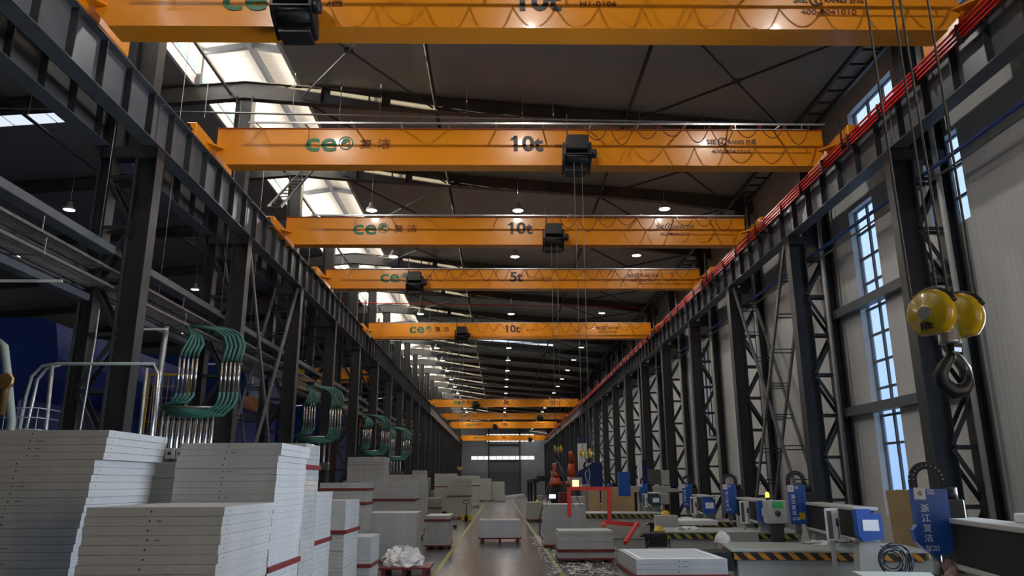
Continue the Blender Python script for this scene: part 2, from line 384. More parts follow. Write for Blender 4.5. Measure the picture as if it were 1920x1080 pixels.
mon.prism([(-9.55, 15.42), (-7.98, 15.66), (-6.43, 15.42), (-6.43, 15.6), (-7.98, 15.84), (-9.55, 15.6)], -.07, .07, 'y')
mon = mon.mesh('monitor_frame', 'steel2')
for i, y in enumerate(COLY):
    o = tag(put('roof_rafter', raf, None, (0, y, 0)), 'dark steel roof rafter, %s frame from the camera end' % nth(i), 'roof beam', 'steel roof frames')
    if 8 < y < 60:
        for k in range(15):
            x = -17+1.9*k
            if abs(x+8) > 1.8: put('web_stiffener', stiff, o, (x, 0, roofz(x)))
    put('monitor_frame', mon, o)
# longitudinal tubes and cross bracing per bay
for i, y in enumerate(COLY[:-1]):
    if y < 8: continue
    for j, (x, r_) in enumerate(((-2.0, .055), (3.9, .055), (-8.45, .05), (-15, .055))):
        wh = ('left of centre', 'right of centre', 'under the ridge', 'over the left bay')[j]
        tag(obj('strut_tube', MB().tube([(x, y, roofz(x)-.42), (x, y+6, roofz(x)-.42)], r_, 8), 'steel2' if j == 2 else 'steel'), 'slim dark roof tube %s in the %s bay' % (wh, nth(i)), 'strut', 'lengthwise roof tubes')
    if i % 2 == 1 or i < 12:
        zc = lambda x: roofz(x)-.47
        for a, c, w_ in ((3.95, 9.0, 'right'), (-6.2, -2.1, 'left')):
            r_ = thing('cross_bracing', 'crossed dark bracing rods under the %s side of the roof, %s bay' % (w_, nth(i)), 'bracing', ((a+c)/2, y+3, zc((a+c)/2)), 0, 'roof cross bracing')
            for s1 in (1, -1):
                p = Vector(((a-c)/2, -2.9*s1, zc(a)-zc((a+c)/2))); q = Vector(((c-a)/2, 2.9*s1, zc(c)-zc((a+c)/2)))
                obj('rod', MB().tube([p, q], .035 if a > 0 else .03, 6), 'steel' if a > 0 or s1 > 0 else 'galv', r_)
            obj('gusset', MB().box(-.12, .12, -.12, .12, -.02, .02), 'steel', r_)
# eave truss on the right, per bay
ev = MB()
for x in (8.85, 9.45): ev.box(x-.05, x+.05, .1, 5.9, -.06, .06)
for k in range(9): yy = .35+.66*k; ev.box(8.9, 9.4, yy-.025, yy+.025, -.03, .03)
ev = ev.mesh('eave_truss', 'steel')
for i, y in enumerate(COLY[:-1]):
    if y < 8: continue
    tag(put('eave_truss', ev, None, (0, y, 12.52)), 'dark ladder-like eave truss over the right wall, %s bay' % nth(i), 'truss', 'eave trusses')

# ------------------------------------------------------------------ columns
def hsec(b, x0, x1, hw, z0, z1, t_=.022):
    b.box(x0, x0+t_, -hw, hw, z0, z1); b.box(x1-t_, x1, -hw, hw, z0, z1); b.box(x0+t_, x1-t_, -.01, .01, z0, z1); return b
def column_parts(s):
    # local x: 0 = inner face of the inner chord, growing away from the aisle (s = +1 right, -1 left)
    fx = lambda x: s*x
    def H(x0, x1, hw, z0, z1):
        a, c = sorted((fx(x0), fx(x1))); return hsec(MB(), a, c, hw, z0, z1)
    P = [('chord', H(0, .47, .17, 0, 9.3).mesh('chord', 'steel')), ('chord', H(.95, 1.26, .16, 0, 10.3).mesh('chord', 'steel'))]
    zs = [.55+1.15*k for k in range(8)]
    for k, z in enumerate(zs):
        for yy in (-.15, .15):
            pass
        m = MB()
        for yy in (-.145, .145): m.bar((fx(.45), yy, z), (fx(.97), yy, z), .03, .08)
        P.append(('batten', m.mesh('batten', 'steel')))
        if k < 7:
            m = MB(); a, c = (.40, 1.02) if k % 2 == 0 else (1.02, .40)
            for yy in (-.145, .145): m.bar((fx(a), yy, z+.04), (fx(c), yy, zs[k+1]-.04), .03, .09)
            P.append(('brace', m.mesh('brace', 'steel')))
    m = MB(); m.box(*sorted((fx(.0), fx(1.2))), -.16, .16, 9.05, 9.3); P.append(('cap_plate', m.mesh('cap_plate', 'steel')))
    uc = H(.55, 1.05, .16, 9.3, 13.1) if s > 0 else H(.28, .78, .17, 9.3, 13.9)
    P.append(('upper_shaft', uc.mesh('upper_shaft', 'steel')))
    m = MB(); m.box(*sorted((fx(-.05), fx(1.3))), -.2, .2, 0, .03); P.append(('base_plate', m.mesh('base_plate', 'steel')))
    return P
for s, x, side in ((1, 8.62, 'right wall'), (-1, -7.42, 'left side of the aisle')):
    parts = column_parts(s)
    # a joined version for the far ones
    for i, y in enumerate(COLY):
        if y < 8: continue
        n = nth(i-2)
        t_ = thing('lattice_column', 'dark steel lattice column along the %s, %s from the camera' % (side, n), 'column', (x, y, 0), 0, 'lattice columns along the %s' % side)
        far = y > 75
        for nm, me in parts:
            if far and nm in ('cap_plate', 'base_plate'): continue
            put(nm, me, t_)
    if s > 0:
        dp = MB().tube([(0, 0, 0), (0, 0, 12.9)], .06, 10).mesh('downpipe', 'beige')
        for i, y in enumerate(COLY):
            if y < 8 or y > 90: continue
            tag(put('downpipe', dp, None, (9.52, y-.28, .0)), 'pale grey downpipe beside the %s column of the right wall' % nth(i-2), 'pipe', 'downpipes on the right wall')
# laced X bracing between second and third column, both sides
def laced(name, xa, xb, p, q, label):
    t_ = thing(name, label, 'bracing', ((xa+xb)/2, p[0], 0))
    cx = (xa+xb)/2
    for x in (xa, xb): obj('rail', MB().bar((x-cx, 0, p[1]), (x-cx, q[0]-p[0], q[1]), .06, .13), 'steel2', t_)
    n = 9
    for k in range(1, n):
        f = k/n; y = (q[0]-p[0])*f; z = p[1]+(q[1]-p[1])*f
        m = MB()
        for dz in (0, .12): m.bar((xa-cx, y, z+dz), (xb-cx, y, z+dz), .03, .03)
        obj('rung', m, 'steel', t_)
laced('laced_brace', 8.75, 9.40, (21.6, 9.25), (27.1, .1), 'laced diagonal brace leaning from the second right column top towards the third')
laced('laced_brace', 8.80, 9.42, (26.9, 9.25), (21.6, .1), 'laced diagonal brace leaning from the third right column top towards the second')
laced('laced_brace', -8.35, -7.55, (26.9, 9.25), (21.6, .1), 'laced diagonal brace between left columns behind the teal hoses')
laced('laced_brace', -8.42, -7.62, (21.6, 9.25), (27.1, .1), 'laced diagonal brace crossing the other one behind the teal hoses')
laced('laced_brace', 8.75, 9.40, (69.6, 9.25), (75.1, .1), 'laced diagonal brace far along the right wall, leaning away')
laced('laced_brace', 8.80, 9.42, (74.9, 9.25), (69.6, .1), 'laced diagonal brace far along the right wall, leaning back')
# wall girts of the window bay
for z, w_ in ((6.87, 'upper'), (4.07, 'lower')):
    tag(obj('wall_girt', MB().box(9.70, 9.95, 15.25, 20.95, z-.12, z+.12), 'steel2'), '%s grey steel rail crossing the tall window of the right wall' % w_, 'beam')

# ------------------------------------------------------------------ crane runways
def beam_seg(name, x, i, y, side, label, group, ns=6, z0=9.34, z1=10.42, w=.36):
    me = M.get(('seg', w)); 
    if me is None:
        me = M[('seg', w)] = MB().ibeam_y(0, z0, z1, .02, 5.98, w).mesh('runway_beam', 'steel2')
        M[('stf', w)] = MB().box(-w/2+.03, w/2-.03, -.012, .012, z0+.02, z1-.02).mesh('stiffener', 'steel')
        M['railm'] = MB().box(-.035, .035, 0, 6, z1, z1+.05).mesh('rail', 'steel')
    o = tag(put(name, me, None, (x, y, 0)), label, 'beam', group)
    if y < 80:
        for k in range(ns): put('stiffener', M[('stf', w)], o, (0, .5+k, 0))
    put('rail', M['railm'], o)
for i, y in enumerate(COLY):
    if y < 2: continue
    n = nth(i-1)
    beam_seg('runway_beam', -7.61, i, y, 'l', 'grey steel crane runway beam left of the aisle, %s span from the camera' % n, 'left runway beams')
    beam_seg('runway_beam', -8.68, i, y, 'l2', 'grey steel crane runway beam of the neighbouring hall, %s span from the camera' % n, 'neighbouring runway beams')
    beam_seg('runway_beam', 8.82, i, y, 'r', 'grey steel crane runway beam along the right wall, %s span from the camera' % n, 'right runway beams')
for x, s_, w_ in ((8.56, 1, 'right wall'), (-8.92, -1, 'neighbouring hall')):
    for k in range(4 if s_ > 0 else 2):
        nm = 'top second third bottom'.split()[k]
        xx = x-.05+.018*k if s_ > 0 else -8.42
        tag(obj('conductor_bar', MB().box(xx-.018, xx+.018, 6, YE-4, 10.36-.075*k, 10.395-.075*k), 'redbar' if s_ > 0 else 'redband'),
            'red crane conductor bar along the %s runway, %s of the set' % (w_, nm), 'conductor bar', 'conductor bars %s' % w_)
br = MB().box(-.02, .1, -.02, .02, 10.05, 10.42).mesh('bar_bracket', 'steel')
for k in range(34):
    tag(put('bar_bracket', br, None, (8.5, 9+1.5*k, 0)), 'small dark bracket holding the red conductor bars, %s from the camera' % nth(k), 'bracket', 'conductor bar brackets')
# pipes along the right wall
def pipe(pts, r_, mt, label, name='pipe', cat='pipe', n=8, group=None):
    return tag(obj(name, MB().tube(pts, r_, n), mt), label, cat, group)
pipe([(9.3, 6, 8.70), (9.3, 45, 8.70)], .045, 'bluepipe', 'blue pipe running along the right columns below the runway')
pipe([(9.38, 6, 8.52), (9.38, 60, 8.52)], .025, 'steel2', 'thin grey pipe just under the blue pipe on the right')
pipe([(9.91, 35.5, 8.5), (9.91, 35.5, 4.3), (9.91, 33.4, 4.2)], .035, 'bluepipe', 'blue pipe dropping down the right wall')
pipe([(9.92, 34.9, 8.5), (9.92, 34.9, 4.3)], .025, 'steel2', 'thin grey pipe dropping beside the blue drop pipe')
pipe([(9.45, 20.6, .9), (9.45, 20.6, 12.6)], .018, 'steel2', 'thin conduit rising beside the second right column')

# ------------------------------------------------------------------ cranes
hoist_cache = {}
def hoist_parts():
    if hoist_cache: return hoist_cache
    b = MB(); b.bbox(-.29, .27, -.36, .0, .14, .54, .03); hoist_cache['body'] = b.mesh('hoist_body', 'black')
    b = MB(); b.lathe([(.10, -.30), (.15, -.28), (.15, .28), (.10, .30)], (0, -.06, -.0), 'x', 16); hoist_cache['rope_drum'] = b.mesh('rope_drum', 'black')
    b = MB(); b.lathe([(.07, .33), (.12, .35), (.12, .47), (.06, .49)], (0, -.14, .10), 'x', 14); hoist_cache['motor'] = b.mesh('motor', 'black')
    b = MB()
    for x in (-.35, .32): b.prism([(-.30, .02), (-.16, -.10), (.28, -.30), (.36, -.2), (.30, .05), (.0, .40), (-.26, .36)], x-.025, x+.025, 'x')
    b.bbox(-.30, .27, .02, .44, -.30, -.10, .015); b.bar((-.33, -.28, .04), (.33, -.28, .04), .03, .03); hoist_cache['frame'] = b.mesh('hoist_frame', 'black')
    return hoist_cache
def crane(idx, y, load, num, hx, label, depth=.95, zb=10.18, hookz=None, x0=-7.35, x1=8.5, festoon=True, lettering=True, detail=True, flip=False):
    t_ = thing('overhead_crane', label, 'overhead crane', (0, y, zb), 0, 'orange overhead cranes')
    hw = .20 if idx else .26
    b = MB(); D = depth
    b.prism([(x0+.30, 0), (x1-.30, 0), (x1-.02, .30), (x1, .36), (x1, D), (x0, D), (x0, .36), (x0+.02, .30)], -hw+.03, hw-.03, 'y')
    b.box(x0+.3, x1-.3, -hw, hw, -.03, .0); b.box(x0-.02, x1+.02, -hw, hw, D, D+.025, 1)
    pass
    obj('girder', b, ['orange', 'orange_d'], t_)
    for xx, sg in ((x0-.22, -1), (x1+.28, 1)):
        b = MB(); b.bbox(xx-.13, xx+.13, -1.25, 1.25, .26, .62, .015)
        e_ = obj('end_carriage', b, 'orange', t_)
        for yy in (-1.0, 1.0): obj('wheel', MB().lathe([(.02, -.07), (.15, -.07), (.15, .07), (.02, .07)], (xx, yy, .38), 'x', 16), 'black', e_)
        b = MB(); b.tube([(xx, -1.25, .42), (xx, -1.42, .42)], .05, 8); b.tube([(xx, -1.42, .42), (xx, -1.46, .42)], .075, 8); obj('buffer', b, 'rubber', e_)
        b = MB(); b.prism([(xx, .30), (xx-sg*.9, .30), (xx-sg*.9, .62), (xx, .62)], -hw-.28, -hw, 'y'); 
        b = MB(); b.add([(xx-sg*.1, -hw-.42, .40), (xx-sg*.45, -hw+.03, .40), (xx-sg*.1, -hw+.03, .40), (xx-sg*.1, -hw-.42, .44), (xx-sg*.45, -hw+.03, .44), (xx-sg*.1, -hw+.03, .44)], [(0, 1, 2), (5, 4, 3), (0, 3, 4, 1), (1, 4, 5, 2), (2, 5, 3, 0)])
        obj('gusset', b, 'orange', t_)
        if sg > 0:
            b = MB(); b.box(xx-.35, xx+.35, -1.3, -1.22, .02, .08); b.tube([(xx-.3, -1.2, -.05), (xx-.3, -1.2, .8)], .025, 6); obj('collector_arm', b, 'black', t_)
    if festoon:
        b = MB(); zr = D-.14; yr = -hw-.60
        b.bar((x0+1.0, yr, zr), (x1-.2, yr, zr), .035, .045)
        k = x0+1.15
        while k < x1-.3: b.bar((k, -hw+.06, D+.01), (k, yr, zr+.03), .03, .035); k += 1.22
        b.bar((x1-2.6, yr, zr-.14), (x1-.7, yr, zr-.14), .02, .02)
        for q in (x1-2.5, x1-.8): b.bar((q, yr, zr), (q, yr, zr-.14), .02, .02)
        obj('festoon_rail', b, 'galv', t_)
        b = MB(); xs = hx+.15; n = max(3, int((x1-.6-xs)/.62)); st = (x1-.6-xs)/n
        for k in range(n):
            pts = []; dp = .42+.12*math.sin(k*1.7)
            for j in range(11):
                f = j/10; pts.append((xs+(k+f)*st, yr, zr-.03-dp*(1-(2*f-1)**2)))
            b.tube(pts, .014, 5)
        obj('festoon_cable', b, 'cable', t_)
    hp = hoist_parts(); h = put('hoist', hp['body'], t_, (hx, -hw-.28, 0 if idx else -.02))
    for nm in ('rope_drum', 'motor', 'frame'): put(nm, hp[nm], h)
    h2 = MB(); h2.bar((-.27, -.28, .5), (-.27, -.28, 1.12), .03); obj('mast', h2, 'black', h)
    if lettering:
        yy = -hw+.018
        L = MB(); lx, lz, q = -4.0+.0, D*.60, .16
        text('lettering', 'c', .74, 'txt_g', t_, (-4.87, yy, D*.60), bold=.018, sx=1.22); text('lettering', 'e', .74, 'txt_g', t_, (-4.45, yy, D*.60), bold=.018, sx=1.22)
        ring = MB()
        for rr, r1, m_ in ((.19, .165, 0),):
            vs = []; n = 28
            for k in range(n):
                a = 2*math.pi*k/n; vs += [(rr*math.cos(a), 0, rr*math.sin(a)), (r1*math.cos(a), 0, r1*math.sin(a))]
            ring.add(vs, [(2*k, 2*k+1, (2*k+3) % (2*n), (2*k+2) % (2*n)) for k in range(n)])
        pts = [(-.12, .02), (-.06, .12), (.05, .14), (.11, .08), (.10, .0), (.03, .03), (-.01, -.04), (-.07, -.01), (-.13, -.06)]
        ring.add([(u, 0, v) for u, v in pts], [list(range(len(pts)))])
        pts = [(.02, -.06), (.09, -.03), (.12, -.09), (.06, -.13)]
        ring.add([(u, 0, v) for u, v in pts], [list(range(len(pts)))])
        obj('globe_emblem', ring, 'txt_g', t_, (-4.01, yy-.004, D*.60))
        text('lettering', '复 洁', .30, 'txt_r', t_, (-3.25, yy, D*.56), sx=1.2)
        text('lettering', load, .58, 'txt_k', t_, (.68, yy, D*.58), bold=.03, sx=1.12)
        if load[0] == '1':
            vv = [v.co for v in text_mesh(load, .58, .004, .03, 1.12).vertices]; xm = min(v.x for v in vv); zm = max(v.y for v in vv if v.x < xm+.08)
            obj('lettering', MB().bar((xm+.05, 0, zm-.035), (xm-.075, 0, zm-.115), .008, .062), 'txt_k', t_, (.68, yy, D*.58))
        text('lettering', num, .155, 'txt_r', t_, (1.80, yy, D*.53), bold=.01, sx=1.25)
        text('lettering', 'SIE', .19, 'txt_k', t_, (5.55, yy, D*.66), bold=.018, sx=1.15)
        cc = MB()
        for cx_, rr in ((0, .13), (.07, .10)):
            n = 20; vs = []
            for k in range(n):
                a = R(45)+R(270)*k/(n-1); w_ = .030*math.sin(math.pi*k/(n-1))+.008
                vs += [(cx_+rr*math.cos(a), 0, rr*math.sin(a)), (cx_+(rr-w_)*math.cos(a), 0, (rr-w_)*math.sin(a))]
            cc.add(vs, [(2*k, 2*k+1, 2*k+3, 2*k+2) for k in range(n-1)])
        obj('crane_emblem', cc, 'txt_k', t_, (5.84, yy-.004, D*.66))
        text('lettering', 'RANES 协成', .165, 'txt_k', t_, (6.36, yy, D*.655), bold=.010, sx=.85)
        text('lettering', '400-8041010', .155, 'txt_r', t_, (6.05, yy, D*.38), bold=.010, sx=1.25)
    if hookz is not None:
        b = MB()
        for dx in (-.10, .10): b.tube([(dx, -.12, -.1), (dx*.8, -.12, hookz-zb-.16+.2)], .009, 5)
        obj('hoist_rope', b, 'rope', h)
    return t_
def Xat(px, Y): return at(px, 320, Y=Y).x
C = [(12.05, '10t', 'H1-0106', 532, None, 'orange ten-tonne overhead crane at the top edge, nearest of all'),
     (17.95, '10t', 'H1-0105', 1083, 2.93, 'orange ten-tonne overhead crane, second from the camera'),
     (24.4, '10t', 'H1-0104', 1036, 3.24, 'orange ten-tonne overhead crane, third from the camera'),
     (30.4, '5t', 'H1-0103', 785, None, 'orange five-tonne overhead crane with shallow girder, fourth from the camera'),
     (41.0, '10t', 'H1-0102', 870, 3.0, 'orange ten-tonne overhead crane, fifth from the camera'),
     (81.5, '5t', 'H1-0101', 896, None, 'darker orange five-tonne overhead crane, sixth from the camera'),
     (98.0, '5t', 'H1-0100', 1006, None, 'orange five-tonne overhead crane, seventh from the camera'),
     (112.0, '10t', 'H1-0099', 929, None, 'orange ten-tonne overhead crane just behind the seventh one'),
     (142.5, '10t', 'H1-0098', 989, None, 'small far orange overhead crane in front of the end wall windows')]
C = [c[:2]+(c[2] if i < 5 else '',)+c[3:] for i, c in enumerate(C)]
for i, (y, ld, nm, px, hz, lb) in enumerate(C):
    crane(i, y, ld, nm, Xat(px, y-.5), lb, depth=(.92, .98, .95, .80, .88, .85, .80, .95, .95)[i], hookz=hz, zb=(10.20, 10.18, 10.12, 10.14, 10.02, 10.2, 10.2, 10.05, 9.9)[i], festoon=i < 6)
crane(1, 53, '5t', 'H1-0205', -17, 'orange crane in the left hall, right end showing between the left columns', depth=1.05, zb=9.15, x0=-25.5, x1=-9.2, lettering=False)
crane(1, 98, '5t', 'H1-0206', -17, 'small far orange crane in the left hall', depth=.95, zb=9.3, x0=-30, x1=-9.2, lettering=False, festoon=False)
L2 = [o for o in COL.objects if o.get('label', '').startswith('orange crane in the left hall')][0]
text('lettering', 'ce', .56, 'txt_g', L2, (-22.6, -.19, .62), bold=.025); text('lettering', '复 洁', .36, 'txt_r', L2, (-20.6, -.19, .56), sx=1.2); text('lettering', '5t', .5, 'txt_k', L2, (-15.5, -.19, .6))

# ------------------------------------------------------------------ hook blocks
def hook_block(loc, s, label, rope_top=None, rz=0, txt=False):
    t_ = thing('hook_block', label, 'hook block', loc, rz, 'yellow crane hook blocks')
    for sg in (-1, 1):
        cx = sg*.098*s
        # sheave guard: thick dished disc with flat lower edges, axis across
        b = MB(); n = 32; prof = [(0.0, -.048), (.040, -.048), (.046, -.040), (.095, -.034), (.112, -.020), (.116, 0), (.112, .02), (.095, .034), (.046, .040), (.040, .048), (0, .048)]
        vs = []; 
        for r_, h in prof:
            for k in range(n):
                a = 2*math.pi*k/n; u, v = r_*math.cos(a), r_*math.sin(a)
                if r_ > .09: v = max(v, -.095 if abs(u) < .07 else -.095+.0)
                vs.append((cx+h*s, u*s, v*s))
        L = len(prof); b.add(vs, [(i*n+k, i*n+(k+1) % n, (i+1)*n+(k+1) % n, (i+1)*n+k) for i in range(L-1) for k in range(n)], 0, True)
        g_ = obj('sheave_guard', b, 'yellow', t_)
        b = MB(); b.lathe([(0, -.052), (.03, -.052), (.03, .052), (0, .052)], (cx, 0, 0), 'x', 18) if False else b.tube([(cx-.052*s, 0, 0), (cx+.052*s, 0, 0)], .030*s, 18)
        obj('axle_cap', b, 'galv', g_)
        b = MB(); pts = [(cx+.012*s, .1175*s*math.cos(a), .1175*s*math.sin(a)) for a in [R(20+14*k) for k in range(11)]]; b.tube(pts, .012*s, 6); obj('rope_slot', b, 'black', g_)
    b = MB(); b.lathe([(.030*s, .07*s), (.038*s, .05*s), (.046*s, -.12*s), (.05*s, -.13*s), (.03*s, -.135*s)], (0, 0, 0), 'z', 18); obj('yoke', b, 'galv', t_)
    pts = []; rs = []
    ctl = [(0, -.13, .020), (0, -.17, .022), (-.010, -.20, .026), (-.040, -.235, .032), (-.060, -.275, .038), (-.052, -.32, .042), (-.015, -.352, .044), (.028, -.345, .038), (.055, -.315, .028), (.062, -.28, .018), (.060, -.255, .010)]
    for x, z, r_ in ctl: pts.append((x*s, 0, z*s)); rs.append(r_*s*.85)
    b = MB(); b.tube(pts, 0, 12, rs=rs); obj('hook', b, 'black', t_, (0, 0, 0), (0, 0, R(-35)))
    b = MB(); b.tube([(-.005*s, -.03*s, -.17*s), (.03*s, -.035*s, -.20*s), (.055*s, -.03*s, -.25*s), (.058*s, -.02*s, -.30*s)], .008*s, 8); b.bar((0, -.03*s, -.165*s), (.03*s, -.03*s, -.168*s), .02*s); obj('latch', b, 'chrome', t_, (0, 0, 0), (0, 0, R(-35)))
    if rope_top:
        b = MB()
        for dx, dy in ((-.105, .085), (-.085, -.085), (.085, .085), (.11, -.085)): b.tube([(dx*s, dy*s, .02*s), (dx*1.6*s, dy*s, rope_top-loc[2])], .0065*s, 6)
        obj('wire_ropes', b, 'rope', t_)
    return t_
P0 = at(1773, 592, Y=3.35)
hb = hook_block(tuple(P0), 1.0, 'large yellow ten-tonne hook block hanging close by at the right', 10.2, R(24))
# marks on the guards
for sg in (-1,):
    me = text('lettering', '10t', .05, 'txt_k', hb, (-.1472, 0, -.062), (R(90), 0, R(-90)), bold=.02)
p = Vector((Xat(1083, 17.45), 17.35, at(1101, 850, Y=17.4).z)); HK2 = p; hook_block(tuple(p), .95, 'yellow hook block above the red lifting frame', None)
p = Vector((Xat(1036, 23.9), 23.8, at(1045, 842, Y=23.8).z)); HK3 = p; hook_block(tuple(p), .95, 'yellow hook block holding slings over the ribbed plate stack', None)
p = Vector((Xat(870, 40.5), 40.4, at(867, 878, Y=40.4).z)); hook_block(tuple(p), .95, 'small yellow hook block hanging over the far left stacks', None)
# slings and the red lifting frame
Y0 = 17.5
def P(px, py, Y=Y0): return tuple(at(px, py, Y=Y))
b = MB()
for a in (1097, 1106): b.tube([P(1102, 872), P(a, 890), P(1103, 912)], .012, 5)
tag(obj('lifting_sling', b, 'hose'), 'pale sling between the hook and the red lifting frame', 'sling')
t_ = thing('lifting_yoke', 'bright red tubular lifting frame hanging between the plate stacks', 'lifting frame', P(1103, 916))
O = Vector(P(1103, 916))
def rel(px, py, Y=Y0): return Vector(P(px, py, Y))-O
obj('crossbar', MB().bar(rel(1063, 916), rel(1146, 916), .09, .075), 'red', t_)
obj('upright', MB().bar(rel(1067, 914), rel(1068, 969), .085, .085), 'red', t_)
obj('upright', MB().bar(rel(1143, 914), rel(1143, 981), .085, .085), 'red', t_)
obj('foot_bar', MB().bar(rel(1131, 979), rel(1198, 984), .09, .09), 'red', t_)
obj('foot_arm', MB().bar(rel(1195, 981), rel(1172, 1018, 16.6), .07, .07), 'red', t_)
obj('foot_arm', MB().bar(rel(1131, 980), rel(1133, 987, 16.9), .06, .06), 'red', t_)
Yb = 24.6
b = MB()
for a, w in ((1045, 1014), (1045, 1024), (1045, 1075), (1045, 1090)): b.tube([tuple(at(1045, 862, Y=23.9)), tuple(at(a+(w-1045)*.5, 905, Y=Yb)), tuple(at(w, 950, Y=Yb+1.2))], .014, 5)
tag(obj('lifting_sling', b, 'hose'), 'grey slings spread from the hook down to the ribbed plate stack', 'sling')
pipe([tuple(at(1018, 948, Y=25.4)), tuple(at(1012, 970, Y=25.4)), tuple(at(1012, 1000, Y=25.4)), tuple(at(1018, 1012, Y=25.4))], .02, 'black', 'black strap looped down the left side of the ribbed stack', 'strap', 'strap')

# ------------------------------------------------------------------ high-bay lamps
def mk_lamp(loc, label, group):
    t_ = thing('high_bay_lamp', label, 'lamp', loc, 0, group)
    obj('lamp_shade', MB().lathe([(.05, .34), (.09, .30), (.10, .18), (.20, .08), (.23, 0), (.21, 0), (.18, .07), (.05, .16)], n=20), 'alu', t_)
    obj('bulb', MB().lathe([(.0, .012), (.195, .010), (.195, .03), (0, .05)], n=20), 'glow', t_)
    obj('cord', MB().tube([(0, 0, .3), (0, 0, roofz(loc[0])+.02-loc[2])], .012, 5), 'galv', t_)
    return t_
for x, nm in ((.69, 'middle row'), (6.3, 'right row'), (-4.92, 'left row'), (-16.4, 'left hall row'), (-22.2, 'far left hall row')):
    proto = None
    for j in range(21):
        y = 26.8+6.02*j-(.2 if x > 5 else 0)
        if y > YE-3: continue
        if x < -10 and j > 9: continue
        lb = 'round high-bay lamp, %s from the camera in the %s' % (nth(j), nm)
        if proto is None: proto = mk_lamp((x, y, 12.3), lb, 'high-bay lamps of the '+nm); l = proto
        else: l = dup(proto, (x, y, 12.3), None, lb, 'high-bay lamps of the '+nm)
        if x > -10:
            lamp('high_bay_light', 'SPOT', (x, y, 12.28), 235, (1, .95, .88), spot_size=R(168), spot_blend=.35, shadow_soft_size=.07)
for x in (.69, 6.3, -4.92):
    for y in (2.7, 8.7, 14.7, 20.75):
        o = mk_lamp((x, y, 12.3), 'high-bay lamp out of sight above the first cranes, %s in its row' % nth(int(y//6)), 'high-bay lamps near the camera')
        if y > 5: lamp('high_bay_light', 'SPOT', (x, y, 12.28), 235, (1, .95, .88), spot_size=R(168), spot_blend=.35, shadow_soft_size=.07)

#@@PART2
# ------------------------------------------------------------------ filter plate stacks
TH = .078
def plate_mesh(w, d, th, mt, seed, dot=True):
    rnd = random.Random(seed); b = MB(); b.bbox(-w/2, w/2, 0, d, 0, th-.0015, .0025)
    if dot:
        for x, r_ in ((-.05+.02*rnd.random(), .009),):
            vs = [(x+r_*math.cos(2*math.pi*k/8), -.0015, th/2+r_*math.sin(2*math.pi*k/8)) for k in range(8)]; b.add(vs, [list(range(8))], 1)
        if rnd.random() < .6: b.box(x+.06, x+.10+.05*rnd.random(), -.001, .002, th/2-.004, th/2+.002, 1)
        r_ = .007
        for yy in (.12, d-.10): b.add([(w/2+.0015, yy+r_*math.cos(2*math.pi*k/8), th/2+r_*math.sin(2*math.pi*k/8)) for k in range(8)], [list(range(8))], 1)
    return b.mesh('filter_plate', [mt, 'hole'])
def pallet(x, y, z, w, d, h, label, group='red steel pallets'):
    t_ = thing('pallet', label, 'pallet', (x, y, z), 0, group)
    hh = .05 if h > .09 else h
    b = MB()
    b.bbox(-w/2-.03, w/2+.03, -.03, d+.03, h-hh, h, .004); obj('deck', b, 'redband', t_)
    if h > .09:
        for xx in (-w/2+.1, 0, w/2-.1):
            obj('leg', MB().box(xx-.05, xx+.05, 0, .12, 0, h-hh).box(xx-.05, xx+.05, d-.12, d, 0, h-hh).box(xx-.03, xx+.03, .12, d-.12, .02, h-hh-.03), 'redband', t_)
    return t_
def bundle(x, y, z0, z1, w, d, label, mt='plate', th=TH, jit=.02, seed=0, group='plate bundles', wrap=False):
    rnd = random.Random(seed); n = max(1, round((z1-z0)/th)); th = (z1-z0)/n; b = MB()
    for k in range(n):
        q = .4 if rnd.random() < .8 else 1.0; dx, dy = rnd.uniform(-jit, jit)*q, rnd.uniform(-jit, jit)*q
        b.bbox(-w/2+dx, w/2+dx, dy, d+dy, k*th, (k+1)*th-.002, .003)
        if not wrap: b.box(-.06+dx, -.045+dx, dy-.002, dy+.002, k*th+th*.4, k*th+th*.6, 1)
    o = tag(obj('plate_bundle', b, [mt, 'hole'], None, (x, y, z0)), label, 'plate bundle', group); return o
def stack(xc, Y, ztop, w, d, where, zcut=None, band=None, jit=.018, seed=1, mt='plate', lean=0, th=TH, top_shift=None, pal=.12):
    """individual plates from ztop down to the red separator / the frame edge, a bundle below"""
    rnd = random.Random(seed); x = xc-w/2
    base = band if band is not None else zcut
    n = max(1, int(round((ztop-base)/th))); base = ztop-n*th
    variants = [plate_mesh(w, d, th, mt, seed*10+k) for k in range(4)]
    for k in range(n):      # k = 0 is the top plate
        z = ztop-(k+1)*th
        q = .3 if rnd.random() < .8 else 1.0; dx = rnd.uniform(-jit, jit)*q+lean*(k/n); dy = rnd.uniform(-jit, jit)*q*.6
        if top_shift and k < top_shift[0]: dx += top_shift[1]
        tag(put('filter_plate', variants[rnd.randrange(4)], None, (x+dx, Y+dy, z), (0, 0, rnd.uniform(-.004, .004))),
            'pale grey filter plate, %s from the top of the %s' % (nth(k), where), 'filter plate', 'filter plates of the '+where)
    z = base
    if band is not None:
        pallet(x+lean, Y, base-.07, w, d, .07, 'dark red separator frame in the %s' % where, 'red separator frames'); z = base-.07
    if z > pal+.05: bundle(x+lean, Y, pal, z, w, d, 'lower plates under the %s' % where, mt, seed=seed+50, jit=jit, group='lower plate bundles')
    pallet(x+lean, Y, 0, w, d, pal, 'dark red steel pallet under the %s' % where)
stack(-4.29, 8.2, 2.77, 1.55, 1.45, 'tall left edge stack', 1.35, seed=1, lean=-.16, top_shift=(4, .07))
stack(-2.38, 6.7, 2.01, 1.18, 1.45, 'low front stack', 1.30, seed=2, lean=-.03, jit=.012)
